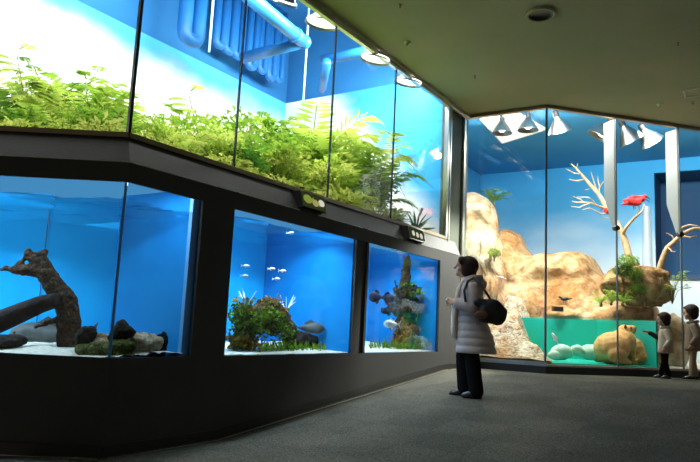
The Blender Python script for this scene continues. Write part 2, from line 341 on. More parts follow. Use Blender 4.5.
# sill frame, head frame, end post of the upper window
t = MB()
for f, s0, s1 in ((FA, -4.5, 0), (FB, 0, 5.47)): t.box(f, s0, s1, -.012, .05, SILL-.03, SILL+.006)
struct('trim_3', t, 'bronze')
t = MB()
for f, s0, s1 in ((FA, -4.5, 0), (FB, 0, SB_C)): t.box(f, s0, s1, -.05, .02, CEIL-.045, CEIL-.001)
struct('trim_4', t, 'steel')
t = MB()
for f, s0, s1 in ((FA, -4.5, 0), (FB, 0, 5.44)): t.box(f, s0, s1, -.02, .03, CEIL-.085, CEIL-.062)
t.box(FB, 0, SB_C, -.005, .02, CEIL-.062, CEIL-.045)
t.box(FB, 5.385, 5.44, -.014, .05, SILL, CEIL-.075); t.box(FB, 5.46, 5.49, -.02, .05, 1.05, CEIL-.03)
struct('trim_5', t, 'steel')
struct('wall_pillar', MB().box(FB, 5.47, SB_C+.2, .07, .13, -1., CEIL), 'pillar')
# upper panes
k = 1
for f, s0, s1 in ((FA, -4.5, -.014), (FB, .014, 1.095), (FB, 1.105, 2.505), (FB, 2.515, 3.845), (FB, 3.855, 5.385)):
    struct('window_%d' % k, MB().box(f, s0, s1, .004, .02, SILL, CEIL-.06), 'glass'); k += 1
t = MB().box(FB, -.012, .013, -.004, .022, SILL, CEIL-.06)
for s0 in (1.1, 2.51, 3.85): t.box(FB, s0-.006, s0+.006, .002, .022, SILL, CEIL-.06)
struct('trim_6', t, 'silicone')
# skirting of the lower wall follows the ramp, with a bright carpet edging
sk = MB(); ed = MB()
segs = [(Fa, -4.5, 0), (Fb, 0, 1.0), (Fb, 1.0, 5.2), (Fb, 5.2, 5.73)]
for f, s0, s1 in segs:
    P = [f.p(s0, -.012, 0), f.p(s1, -.012, 0), f.p(s1, .01, 0), f.p(s0, .01, 0)]
    z = [floor_z(q.x, q.y) for q in P]
    sk.hexa([V((q.x, q.y, a)) for q, a in zip(P, z)]+[V((q.x, q.y, a+.07)) for q, a in zip(P, z)])
    P = [f.p(s0, -.075, 0), f.p(s1, -.075, 0), f.p(s1, -.065, 0), f.p(s0, -.065, 0)]
    z = [floor_z(q.x, q.y) for q in P]
    ed.hexa([V((q.x, q.y, a)) for q, a in zip(P, z)]+[V((q.x, q.y, a+.004)) for q, a in zip(P, z)])
struct('baseboard_left', sk, 'skirt'); struct('trim_7', ed, 'steel')
# --- vivarium room behind the upper window
WV = 3.09; VC = 5.0
kk = c0.dot(FB.ew)
M['muralV'] = mural('cloud_mural', (.1, .5, .85), (.95, .97, .97), 3.05, 3.6, .9, .7, stretch=(1, 1, 1.2))
M['muralE'] = mural('cloud_mural_end', (.06, .4, .78), (.95, .97, .98), .95, 1.75, 1.1, .9, tilt=(-1.1*FB.ew.x, -1.1*FB.ew.y), off=1.1*kk, seed=3.)
struct('wall_vivarium_back', MB().box(FB, -5, 5.5, WV, WV+.1, 1., 3.70), 'muralV')
struct('wall_vivarium_upper', MB().box(FB, -5, 5.5, WV, WV+.1, 3.70, VC).box(FB, 5.5, 5.6, 0, WV+.1, 3.70, VC), 'bluepaint')
struct('wall_vivarium_end', MB().box(FB, 5.5, 5.6, .13, WV+.1, 1., 3.70), 'muralE')
struct('ceiling_vivarium', MB().prism([FB.p(-5, WV, 0)[:2], FA.p(-4.5, 0, 0)[:2], c0[:], FB.p(5.5, 0, 0)[:2], FB.p(5.5, WV, 0)[:2]], VC, VC+.08), 'bluepaint')
struct('ground_1', MB().prism([FB.p(-5, WV, 0)[:2], FA.p(-4.5, .03, 0)[:2], (c0+V((-.02, .04)))[:], FB.p(5.5, .03, 0)[:2], FB.p(5.5, WV, 0)[:2]], 1.1, 1.2), 'soil')
t = MB()
for f, s0, s1 in ((FA, -4.5, 0), (FB, 0, 5.5)): t.box(f, s0, s1, -.04, .0, CEIL+.0, VC)
struct('wall_fascia_left', t, 'bluepaint')
# --- floor-to-ceiling exhibit behind facets C and D
WE = 5.62
M['muralC'] = mural('sky_mural', (.09, .42, .72), (.72, .84, .9), 1.2, 2.9, .7, 1.2, hi_blue=(.04, .3, .6), z2=2.7, z3=3.75, stretch=(1, 1, 2.2), seed=11.)
a = FC.inv(at(655, 230, FC, WE))[0]; z_led = at(665, 277, FC, WE).z; z_dt = at(668, 172, FC, WE).z
wl = MB().box(FC, a, 3.25, WE, WE+.1, -.5, 3.8).box(FC, a-4, a, WE, WE+.1, -.5, z_led).box(FC, a-4, a, WE, WE+.1, z_dt, 3.8)
struct('wall_exhibit_back', wl, 'muralC')
struct('wall_exhibit_recess', MB().box(FC, a-4, a+.1, WE+1., WE+1.1, z_led-.1, z_dt+.1).box(FC, a, a+.1, WE+.1, WE+1, z_led-.1, z_dt+.1).box(FC, a-4, a, WE+.1, WE+1., z_dt, z_dt+.1).box(FC, a-4, a, WE+.1, WE+1., z_led-.1, z_led), simple('deep_blue_recess', (.002, .075, .2), .7))
struct('trim_8', MB().box(FC, a-4, a+.02, WE-.06, WE+.02, z_led-.05, z_led+.03), simple('navy_ledge', (.01, .05, .12), .6))
struct('wall_exhibit_left', MB().box(FC, 3.15, 3.25, -.2, WE, -.5, 3.8), 'muralC')
struct('ceiling_exhibit', MB().prism([FC.p(3.25, -.2, 0)[:2], FC.p(1.2, 0, 0)[:2], d0[:], FD.p(6.5, 0, 0)[:2], FC.p(a-4, WE, 0)[:2], FC.p(3.25, WE, 0)[:2]], ICEIL, ICEIL+.08), 'exceil')
struct('wall_fascia_right', MB().box(FC, 0, 1.27, -.03, .0, CEIL, ICEIL+.05).box(FD, 0, 6.5, -.03, .0, CEIL, ICEIL+.05), 'bluepaint')
struct('ground_2', MB().prism([FC.p(3.1, .05, 0)[:2], FC.p(0, .05, 0)[:2], FD.p(6.4, .05, 0)[:2], FC.p(a-4, WE, 0)[:2], FC.p(3.1, WE, 0)[:2]], -.5, -.4), 'sand')
t = MB().box(FC, -.022, 1.27, -.05, .05, -.56, -.43).box(FD, -.022, 6.5, -.05, .05, -.56, -.43)
struct('baseboard_right', t, 'skirt')
t = MB().box(FC, -.009, 1.27, -.02, .04, -.43, GB+.012).box(FD, -.009, 6.5, -.02, .04, -.43, -.405)
t.box(FC, 1.235, 1.268, -.02, .05, GB, CEIL-.03)
struct('trim_9', t, 'steel')
t = MB().box(FC, 0, 1.27, -.025, .04, CEIL-.05, CEIL-.001).box(FD, 0, 6.5, -.025, .04, CEIL-.05, CEIL-.001)
struct('trim_10', t, 'bronze')
for f, s0, s1 in ((FC, .01, 1.235), (FD, .01, 1.143), (FD, 1.157, 2.253), (FD, 2.267, 3.36), (FD, 3.374, 4.47)):
    struct('window_%d' % k, MB().box(f, s0, s1, .002, .02, -.41, CEIL-.04), 'glass'); k += 1
t = MB().box(FD, -.01, .01, -.004, .024, -.41, CEIL-.04)
for s0 in (1.15, 2.26, 3.367): t.box(FD, s0-.007, s0+.007, -.002, .022, -.41, CEIL-.04)
struct('trim_11', t, 'greyjoint')
# ================================================================== AQUARIUMS
def tank(f, s0, s1, label, depth, water_z, name='aquarium'):
    th = thing(name, f.p((s0+s1)/2, .1, TB), label, 'aquarium')
    e = .02
    put('back_panel', MB().box(f, s0-.05, s1+.05, depth, depth+.03, TB-.05, TT+.13), 'bluetank', th)
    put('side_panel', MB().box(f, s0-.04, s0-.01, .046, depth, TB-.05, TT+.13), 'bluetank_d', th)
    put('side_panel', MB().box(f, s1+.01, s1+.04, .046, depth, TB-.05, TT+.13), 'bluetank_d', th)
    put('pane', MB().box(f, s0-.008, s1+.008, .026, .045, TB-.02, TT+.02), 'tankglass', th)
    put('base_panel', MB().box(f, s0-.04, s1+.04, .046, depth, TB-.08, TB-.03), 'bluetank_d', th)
    put('glow_lid', MB().box(f, s0-.04, s1+.04, .046, depth+.03, TT+.105, TT+.13), 'hood', th)  # lid made to glow blue, added to brighten the gap above the water
    n = 26; g = MB(); vs = []; fs = []
    for i in range(n+1):
        for j in range(n+1):
            P = f.p(s0-.01+(s1-s0+.02)*i/n, .047+(depth-.047)*j/n, 0); P.z = TB+.005+.05*noise.fractal(P*2.5, 1, 2, 3)*(j/n)+.06*(j/n); vs.append(P)
    for i in range(n):
        for j in range(n): q = i*(n+1)+j; fs.append((q, q+n+1, q+n+2, q+1))
    g.add(vs, fs); sd = put('sand_bed', g, 'sand', th, smooth=True); sd['kind'] = 'stuff'
    g = MB(); vs = [];
    for i in range(n+1):
        for j in range(n+1):
            P = f.p(s0-.01+(s1-s0+.02)*i/n, .047+(depth-.047)*j/n, 0); P.z = water_z+.012*noise.fractal(V((P.x*5, P.y*5, 0)), 1, 2, 3); vs.append(P)
    g.add(vs, fs); put('water_surface', g, 'water', th, smooth=True)
    return th
tank(Fb, 1.08, 2.98, 'middle aquarium in the dark wall with blue back, mossy driftwood and pale sand', 1.25, .86)
tank(Fb, 3.24, 5.08, 'blue aquarium nearest the standing woman, furthest along the dark wall, full of dark water plants', 1.1, .87)
# bent corner aquarium
T1 = thing('aquarium', (c1.x, c1.y, TB), 'largest aquarium at the bend of the dark wall, holding big driftwood and a grey fish', 'aquarium')
zA = 1.45
L0 = Fa.p(-4.0, 0, 0); R0 = Fb.p(.735, .046, 0); R1 = Fb.p(.735, 1.0, 0)
yb = Fa.p(0, zA, 0).y
B1 = V((R1.x-.05, yb, 0)); B0 = V((-5.6, yb, 0))
def wallseg(mb, p, q, z0, z1, th=.03):
    d = (V((q[0], q[1]))-V((p[0], p[1]))).normalized(); n_ = V((-d.y, d.x))*th
    return mb.prism([p[:2], q[:2], (q[0]+n_.x, q[1]+n_.y), (p[0]+n_.x, p[1]+n_.y)], z0, z1)
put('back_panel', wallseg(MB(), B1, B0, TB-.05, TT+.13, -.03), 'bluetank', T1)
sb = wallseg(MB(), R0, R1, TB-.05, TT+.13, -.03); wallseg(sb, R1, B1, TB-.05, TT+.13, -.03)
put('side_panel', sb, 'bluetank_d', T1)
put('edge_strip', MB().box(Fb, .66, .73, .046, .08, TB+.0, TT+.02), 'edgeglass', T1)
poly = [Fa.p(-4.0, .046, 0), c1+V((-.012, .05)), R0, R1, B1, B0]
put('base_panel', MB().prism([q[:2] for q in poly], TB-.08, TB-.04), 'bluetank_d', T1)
put('glow_lid', MB().prism([q[:2] for q in poly], TT+.105, TT+.13), 'hood', T1)  # same added blue glow on the corner tank lid
put('pane', MB().box(Fa, -4.0, -.02, .026, .045, TB-.02, TT+.02), 'tankglass', T1)
put('pane', MB().box(Fb, .006, .735, .026, .045, TB-.02, TT+.02), 'tankglass', T1)
j = c1 - (nA+nB)*(.034/(1+nA.dot(nB)))
put('corner_joint', MB().prism([(j.x-.008, j.y-.012), (j.x+.008, j.y-.008), (j.x+.006, j.y+.012), (j.x-.007, j.y+.012)], TB+.002, TT-.002), simple('blue_joint', (.05, .3, .6), .2), T1)
put('panel_line', MB().box(Fa, FC.inv((0, 0))[0]*0+Fa.inv(at(45, 250, Fa, zA-.002))[0]-.003, Fa.inv(at(45, 250, Fa, zA-.002))[0]+.003, zA-.006, zA, TB, TT), 'silicone', T1)  # thin dark upright line on the back panel
def terrain(x0, x1, y0, y1, z, amp, n=40, inside=None, fz=None):
    vs = []; fs = []
    for i in range(n+1):
        for jj in range(n+1):
            x = x0+(x1-x0)*i/n; y = y0+(y1-y0)*jj/n; P = V((x, y, z)); P.z += amp*noise.fractal(P*3, 1, 2, 3)+(fz(x, y) if fz else 0); vs.append(P)
    for i in range(n):
        for jj in range(n):
            q = i*(n+1)+jj; c_ = (vs[q]+vs[q+n+2])/2
            if inside is None or inside(c_): fs.append((q, q+n+1, q+n+2, q+1))
    return MB().add(vs, fs)
insd = lambda P: Fa.inv(P)[1] > .05 and Fb.inv(P)[1] > .05 and Fb.inv(P)[0] < .74 and P.y < yb
o = put('sand_bed', terrain(-4.6, -.9, 4.4, yb, TB+.012, .03, 60, insd, lambda x, y: .03*(y-4.6)), 'sand', T1, smooth=True); o['kind'] = 'stuff'
put('water_surface', terrain(-4.6, -.9, 4.4, yb, .79, .03, 60, insd), 'water', T1, smooth=True)
# ================================================================== LAMPS (unseen area lights, plus an added spot)
KV, KE, KT = .9, 1.5, 2.9
for i, (s, wv) in enumerate(((-2.4, .35), (-.6, .45), (.9, .35), (2.2, .35), (3.5, .35), (4.7, .35))):
    P = (FA if s < 0 else FB).p(s, wv, ICEIL-.06); light('vivarium_light', 'AREA', P, FB.p(s+.1, 2.6, 1.9), 120*KV, 1.1, .3, (1, .99, .94))
for s, wv, e in ((.9, .5, 85), (-.8, .7, 110), (-2.6, .9, 110)):
    light('exhibit_light', 'AREA', (FC if s > 0 else FD).p(abs(s), .45, ICEIL-.08), FC.p(s, 5.2, 1.5), e*KE*1.25, 1., .5, (1, .97, .9))
for f, s, wv, e, tw, sx_ in ((Fa, -1.9, .42, 34, .7, 1.5), (Fb, .25, .25, 4, .25, .6), (Fb, 2.0, .42, 30, .55, 1.5), (Fb, 4.1, .42, 26, .55, 1.4), (Fa, -3.2, .6, 32, .9, 1.)):
    light('tank_light', 'AREA', f.p(s, wv, TT+.095), f.p(s, tw+.05, TB), e*KT, sx_, .3, (.9, .97, 1))
light('lamp_light', 'SPOT', atz(632, 141, 3.26)-V((0, 0, .34)), FB.p(5.2, -.0, .3), 3000, .12, spot=.55, col=(1, .98, .88))  # extra spot added under a bell lamp to brighten the wall end
w_ = bpy.data.worlds.new('world'); bpy.context.scene.world = w_; w_.use_nodes = True
w_.node_tree.nodes['Background'].inputs[0].default_value = (1., .93, .8, 1); w_.node_tree.nodes['Background'].inputs[1].default_value = .13

#PART3
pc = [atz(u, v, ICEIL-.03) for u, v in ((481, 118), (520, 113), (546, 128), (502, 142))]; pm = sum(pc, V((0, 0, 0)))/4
th = thing('ceiling_glow_panel', pm, 'bright white glowing patch on the blue exhibit ceiling behind the bell lamps', 'ceiling light')
put('glow_face', MB().hexa([q-V((0, 0, .03)) for q in pc]+[q+V((0, 0, -.005)) for q in pc]), emit('panel_face', (1, .98, .93), 1.3), th)  # bright ceiling patch built as an added emitting panel
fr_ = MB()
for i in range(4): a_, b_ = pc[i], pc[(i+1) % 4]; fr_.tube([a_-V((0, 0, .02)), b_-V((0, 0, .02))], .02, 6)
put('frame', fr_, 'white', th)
light('added_spill_light', 'AREA', pm-V((0, 0, .06)), pm+V((-.35, -.75, -.6)), 150, .7, .7, (1, .97, .9))  # area light added to spill out of the exhibit onto the dark wall

# ================================================================== VIVARIUM: pipes, lamps, plants
def elbow_path(pts, r=.12, n=5):
    pts = [V(p) for p in pts]; o = [pts[0]]
    for i in range(1, len(pts)-1):
        a, b, c_ = pts[i-1], pts[i], pts[i+1]; p = b+(a-b).normalized()*r; q = b+(c_-b).normalized()*r
        for k_ in range(n+1): t_ = k_/n; o.append(p.lerp(b, t_).lerp(b.lerp(q, t_), t_))
    return o+[pts[-1]]
def pipe(name, pts, r, label, group=None, m='bluepipe', bend=.14):
    o = put(name, MB().tube(elbow_path(pts, bend), r, 14), m, smooth=True, origin=pts[0]); return tag(o, label, 'pipe' if m == 'bluepipe' else 'pole', group)
zc = ICEIL
# big duct: runs down-right then doubles back to the left
def cz(u, v, z=zc): return atz(u, v, z)
P1, P2, P3_ = cz(246, -6, 3.55), cz(304, 42, 3.55), cz(243, 58, 3.55)
dk = thing('ventilation_duct', P1, 'thick blue pipe bent into a sharp hook under the ceiling above the plants', 'pipe')
put('duct_run', MB().tube([P1, P2], .085, 18), 'bluepipe', dk, smooth=True)
put('duct_run', MB().tube([P2, P3_], .075, 18), 'bluepipe', dk, smooth=True)
put('elbow', MB().ell(P2, (.095, .095, .095)), 'bluepipe', dk, smooth=True)
d_ = (P2-P1).normalized()
put('collar', MB().tube([P2-d_*.25, P2-d_*.2], .1, 18), 'bluepipe', dk, smooth=False)
# U-shaped pipes hanging in a row
upx = [((180, -30), (187, 38), 'fat blue pipe bend hanging leftmost under the vivarium ceiling', .095),
       ((212, -10), (217, 44), 'blue pipe loop, first of the row right of the white rod', .06), ((221, 0), (226, 50), 'blue pipe loop, second of the row right of the white rod', .06),
       ((230, 8), (235, 55), 'blue pipe loop hanging just left of the second glass joint', .06), ((244, 22), (249, 66), 'blue pipe loop just right of the second glass joint', .06),
       ((256, 40), (260, 70), 'blue pipe loop hanging below the hooked duct', .055), ((266, 48), (269, 77), 'blue pipe loop nearest the back corner of the vivarium ceiling', .06),
       ((274, 53), (277, 80), 'smallest blue pipe loop at the back corner', .05)]
for (a, b, lab, r) in upx:
    wv = 2.45 if r > .09 else 2.75; P = at(b[0], b[1], FB, wv); R_ = r*1.9
    Q = P+V((FB.es.x, FB.es.y, 0))*(R_) ; P = P-V((FB.es.x, FB.es.y, 0))*R_*.3
    pipe('blue_pipe', [V((P.x, P.y, VC-.005)), P, Q, V((Q.x, Q.y, VC-.005))], r, lab, 'blue pipe loops under the vivarium ceiling', bend=R_*.6)
for (u, v0, v1, z1_, lab) in ((209, -10, 52, 2.95, 'pale blue rod hanging straight down left of the pipe loops'), (303, 45, 106, 2.85, 'pale blue rod hanging below the elbow of the hooked duct')):
    P = atz(u, v1, z1_); o = put('hanging_rod', MB().tube([P, V((P.x, P.y, VC))], .014, 8), 'palepipe', smooth=True, origin=V((P.x, P.y, VC))); tag(o, lab, 'rod', 'hanging rods in the vivarium')
P1 = cz(322, 60, 3.6); P2 = cz(400, 45, 3.6)
pipe('cable_tray', [P1, P2], .07, 'straight blue pipe under the ceiling near the third glass joint')
pipe('cable_tray', [cz(327, 62, 3.5), cz(322, 90, 3.5)], .06, 'short blue pipe stub near the back corner of the vivarium', bend=.05)
def lampshade(name, P, r, h, aim, label, group, cone=False, watt=0, hang=ICEIL, depthcol='chrome', lens=False):
    """bell reflector with a lit face; aim = direction the mouth points to"""
    P = V(P); th = thing(name, P, label, 'lamp', group); aim = V(aim).normalized(); R = aim.to_track_quat('-Z', 'Y').to_matrix()
    prof = [(r*.22, h), (r*.26, h*.93), (r*.42, h*.72), (r*.68, h*.45), (r*.88, h*.18), (r, 0), (r*1.03, -.008), (r*.985, 0), (r*.86, h*.18), (r*.66, h*.44), (r*.4, h*.7), (r*.2, h*.9)]
    put('reflector', MB().lathe(P, prof, R), depthcol, th, smooth=True)
    put('lamp_socket', MB().lathe(P, [(.01, h+.09), (r*.24, h+.09), (r*.24, h*.88), (.01, h*.88)], R, 16), 'black', th, smooth=False)
    put('bulb', MB().ell(P+R@V((0, 0, h*.42)), (r*.42, r*.42, h*.36)), 'lamp', th, smooth=True)
    if lens: put('lens', MB().lathe(P, [(.001, .02), (r*.7, .03), (r*.97, .012), (r*.95, .03), (.001, .045)], R, 24), M['lens'], th, smooth=True)
    if cone: put('lens_cone', MB().lathe(P, [(r*.7, -.01), (r*.03, -h*.9)], R, 20), 'glass', th, smooth=True)
    T = P+R@V((0, 0, h+.08)); put('hanger', MB().tube([T, V((T.x, T.y, hang-.002))], .01, 8), 'black', th, smooth=True)
    if watt: light('lamp_light', 'SPOT', P+aim*.03, P+aim, watt, r*.3, spot=2.2, col=(1, .97, .88))
    return th
gv = 'lamps along the top of the vivarium'
for (u, v, z, r, aim, lab, cone) in ((283, 2, 3.22, .15, (-.3, .5, -.8), 'round spot lamp highest up, nearest the camera above the hooked duct', False), (322, 24, 3.2, .185, (-.15, .1, -1), 'round glowing lamp beside the third glass joint', False),
        (375, 60, 3.16, .185, (-.15, .1, -1), 'round lamp with a glass cone below it, middle of the upper window', True), (408, 83, 3.17, .185, (-.15, .1, -1), 'round glowing lamp nearest the far end of the upper window', False)):
    lampshade('spot_lamp', atz(u, v, z), r, .16, aim, lab, gv, cone, watt=25, hang=VC, lens=True)
# ---- plants
def frond(mb, base, az, L, rise, droop, n=22, lw=.1, ll=.28):
    d = V((cos(az), sin(az), 0)); side = V((-sin(az), cos(az), 0)); pts = []
    for i in range(n+1): t = i/n; pts.append(base+d*(L*t*(1-.15*t))+V((0, 0, rise*sin(t*pi*.55)-droop*t*t)))
    mb.tube([pts[0], pts[n//3], pts[2*n//3], pts[-1]], [.007, .005, .004, .002], 4, False)
    for i in range(2, n+1):
        t = i/n; l = ll*L*(1-.75*abs(t-.35)**1.1)*min(1, (1.08-t)*2.6); p = pts[i]; f_ = (pts[i]-pts[i-1]).normalized()
        for sg in (-1, 1):
            e = p+(side*sg*.85+f_*.5+V((0, 0, -.25+random.uniform(-.12, .12)))).normalized()*l; m_ = p.lerp(e, .45); w_n = f_*lw*l*.9
            mb.add([p, m_+w_n, e, m_-w_n], [(0, 1, 2, 3)])
def palm(name, m, nf, L, rise, droop, seed, stem=0., ll=.28, lw=.1, n=22):
    random.seed(seed); th = bpy.data.objects.new(name, None); C.objects.link(th); a = MB()
    for i in range(nf):
        az = 2*pi*i/nf+random.uniform(-.3, .3); q = random.uniform(.65, 1.1); frond(a, V((0, 0, stem)), az, L*q, rise*random.uniform(.5, 1.3), droop*random.uniform(.6, 1.2), n, lw, ll)
    put('foliage', a, m, th, local=True)
    b = MB().tube([(0, 0, 0), (.02, .01, stem*.5), (0, 0, stem+.02)], [.035, .028, .02], 8); put('stem', b, 'stem', th, local=True, smooth=True); return th
def bush(name, m, n, rx, rz, leaf, seed, aspect=.45, stemh=.3):
    random.seed(seed); th = bpy.data.objects.new(name, None); C.objects.link(th); a = MB(); b = MB()
    for k_ in range(9):
        az = random.uniform(0, 2*pi); t_ = V((cos(az)*rx*.7*random.random(), sin(az)*rx*.7*random.random(), stemh+rz*random.uniform(.8, 1.7))); b.tube([(0, 0, 0), t_*.5+V((0, 0, .05)), t_], [.016, .011, .005], 5)
    for i in range(n):
        while True:
            q = V((random.uniform(-1, 1), random.uniform(-1, 1), random.uniform(-1, 1)))
            if q.length < 1 and q.length > .25: break
        q2 = V((q.x*rx, q.y*rx, q.z*rz)); q2 *= 1+.35*noise.noise(q*2.2+V((seed, 0, 0))); c_ = q2+V((0, 0, stemh+rz))
        d = (V((q.x, q.y, .25+random.uniform(-.5, .5)))+V((random.uniform(-.5, .5), random.uniform(-.5, .5), 0))).normalized(); sd = d.cross(V((random.uniform(-1, 1), random.uniform(-1, 1), 1))).normalized(); l = leaf*random.uniform(.6, 1.25)
        a.add([c_, c_+d*l*.5+sd*l*aspect*.5+V((0, 0, .01)), c_+d*l-V((0, 0, l*.15)), c_+d*l*.5-sd*l*aspect*.5], [(0, 1, 2, 3)])
    put('foliage', a, m, th, local=True); put('stem', b, 'stem', th, local=True, smooth=True); return th
def feather(name, m, seed, h=1.0, spread=.55):
    """tall light tree: thin branches with layered feathery sprays"""
    random.seed(seed); th = bpy.data.objects.new(name, None); C.objects.link(th); a = MB(); b = MB()
    for k_ in range(11):
        az = random.uniform(0, 2*pi); r = spread*random.uniform(.3, 1); z = h*random.uniform(.45, 1.); tip = V((cos(az)*r, sin(az)*r, z)); b.tube([(0, 0, 0), V((tip.x*.35, tip.y*.35, z*.6)), tip], [.014, .009, .004], 5)
        for s_ in range(5):
            o_ = tip*(.72+.07*s_)+V((random.uniform(-.05, .05), random.uniform(-.05, .05), .02)); frond(a, o_, az+random.uniform(-1.4, 1.4), random.uniform(.16, .32), .05, .07, 12, .18, .35)
    put('foliage', a, m, th, local=True); put('stem', b, 'stem', th, local=True, smooth=True); return th
protos = dict(
    palm=[palm('fern_palm', 'fern', 15, .75, .5, .35, 1, .25), palm('fern_palm', 'lime', 13, .65, .55, .35, 2, .3)],
    bush=[bush('leafy_bush', 'lime', 1500, .42, .3, .085, 3), bush('leafy_bush', 'fern', 1700, .45, .33, .075, 4), bush('leafy_bush', 'deep', 1300, .4, .28, .09, 5)],
    feather=[feather('feathery_tree', 'fern', 6), feather('feathery_tree', 'lime', 7)],
    low=[bush('broad_leaved_plant', 'yell', 420, .26, .14, .10, 8, .35, .03), palm('broad_leaved_plant', 'lime', 18, .38, .3, .22, 9, .05, .2, .10, 14)])
allp = [o for l_ in protos.values() for o in l_]
used = set()
look = {'palm0': 'green fern palm with arching fronds', 'palm1': 'lime green fern palm with arching fronds', 'bush0': 'lime leafy bush', 'bush1': 'mid green leafy bush', 'bush2': 'dark green leafy bush',
        'feather0': 'tall green feathery tree', 'feather1': 'tall lime feathery tree', 'low0': 'low yellow-green broad-leaved plant', 'low1': 'low lime tufted plant'}
grp = {'palm': 'fern palms in the vivarium', 'bush': 'leafy bushes in the vivarium', 'feather': 'feathery trees in the vivarium', 'low': 'low plants at the vivarium glass'}
def place(kind, i, P, sc_, rz, label):
    src = protos[kind][i]; th = src if (kind, i) not in used else copy_tree(src); used.add((kind, i))
    th.location = P; th.scale = (sc_,)*3; th.rotation_euler = (0, 0, rz); tag(th, label, 'plant' if kind in ('low', 'palm') else ('bush' if kind == 'bush' else 'tree'), grp[kind]); return th
def where(s):
    return ('left pane' if s < -.02 else 'second pane' if s < 1.1 else 'third pane' if s < 2.51 else 'fourth pane' if s < 3.85 else 'last pane')
# (kind, variant, pixel x, row depth, scale, pixel y of the crown top)
HT = {'palm': .80, 'bush': .93, 'feather': 1.08, 'low': .36}
spec = [('feather', 0, 75, 1.75, 60), ('feather', 1, 40, 1.5, 62), ('palm', 0, 88, 1.5, 78), ('palm', 0, 10, 1.5, 88), ('bush', 1, 38, 1.9, 96), ('palm', 1, 60, 1.15, 92), ('bush', 0, 100, 1.6, 100), ('palm', 0, 112, 1.0, 104), ('bush', 2, 10, 1.0, 104), ('palm', 0, 35, .8, 102), ('feather', 1, 105, 1.3, 82),
        ('bush', 1, 85, .75, 108), ('low', 0, 20, .35, 116), ('low', 1, 66, .3, 114), ('low', 0, 104, .3, 117), ('low', 1, 140, .35, 118), ('feather', 0, 168, 1.4, 88), ('bush', 0, 160, .9, 122),
        ('bush', 1, 190, 1.2, 118), ('palm', 1, 182, .75, 130), ('low', 0, 160, .3, 136), ('low', 1, 190, .3, 146), ('bush', 0, 215, .8, 128), ('feather', 1, 212, 1.6, 100),
        ('bush', 1, 250, 1.2, 122), ('palm', 0, 262, .9, 132), ('feather', 0, 268, 1.5, 108), ('low', 0, 225, .3, 152), ('low', 1, 250, .3, 162), ('bush', 2, 240, .65, 142), ('bush', 0, 280, .7, 146), ('low', 0, 278, .3, 174),
        ('palm', 1, 312, 1.2, 116), ('bush', 1, 318, 1.3, 136), ('bush', 2, 300, 1.5, 130), ('palm', 0, 342, .95, 138), ('feather', 1, 344, 1.0, 120), ('bush', 0, 330, .6, 158), ('low', 1, 302, .3, 180), ('palm', 1, 364, .6, 140), ('palm', 0, 374, .5, 158), ('bush', 1, 358, .7, 162),
        ('low', 0, 340, .35, 184), ('low', 1, 366, .3, 196), ('low', 0, 384, .3, 204), ('low', 1, 398, .35, 206), ('bush', 2, 352, .9, 168)]
seen = {}
ordw = ['', ', further left', ', further right', ', half hidden', ', partly behind its neighbours', ', the smallest there', ', tucked against a neighbour']
for i, (kd, vr, u, wv, vt) in enumerate(spec):
    f = FA if u < 133 else FB
    P = at(u, vt, FB if u >= 133 else FA, wv); s_ = f.inv(P)[0]
    h = P.z - 1.2; sc_ = max(.35, h/(HT[kd]))
    sref = FB.inv(at(u, 150, FB, 0))[0] if u >= 133 else -1
    row = 'close behind' if wv < .5 else 'mid-bed behind' if wv < 1.15 else 'far behind'
    lab = '%s %s the %s' % (look[kd+str(vr)], row, where(sref))
    twins = [q[2] for q in spec if q[0] == kd and q[1] == vr and (q[3] < .5) == (wv < .5) and (q[3] < 1.15) == (wv < 1.15) and where(FB.inv(at(q[2], 150, FB, 0))[0] if q[2] >= 133 else -1) == where(sref)]
    if len(twins) > 1: lab += ', ' + ('left of its twin' if u == min(twins) else 'right of its twin' if u == max(twins) and len(twins) == 2 else 'rightmost of three' if u == max(twins) else 'middle of three')
    if len(twins) > 2 and u == min(twins): lab = lab.replace('left of its twin', 'leftmost of three')
    place(kd, vr, V((P.x, P.y, 1.2)), sc_, i*1.7, lab)
# spiky plant at the far end with a red flower spike
th = thing('spiky_plant', V((*at(416, 215, FB, .35)[:2], 1.2)), 'spiky green rosette plant with a dark red flower spike, far right of upper window', 'plant'); random.seed(4); b = MB(); O = th.location
for i in range(26):
    az = random.uniform(0, 2*pi); el_ = random.uniform(.2, 1.3); d = V((cos(az)*cos(el_), sin(az)*cos(el_), sin(el_))); sd = d.cross(V((0, 0, 1))).normalized(); L = random.uniform(.26, .4); p0 = O+V((0, 0, .12)); b.add([p0-sd*.015, p0+sd*.015, p0+d*L*.5+sd*.02, p0+d*L+V((0, 0, -.06)), p0+d*L*.5-sd*.02], [(0, 1, 2, 3, 4)])
put('leaves', b, 'deep', th); put('flower_spike', MB().tube([O+V((0, 0, .1)), O+V((.04, .02, .34)), O+V((.09, .05, .47))], [.012, .014, .02], 6), simple('dark_red_flower', (.12, .02, .02), .7), th, smooth=True)
put('stem', MB().tube([O, O+V((0, 0, .15))], .03, 8), 'stem', th, smooth=True)
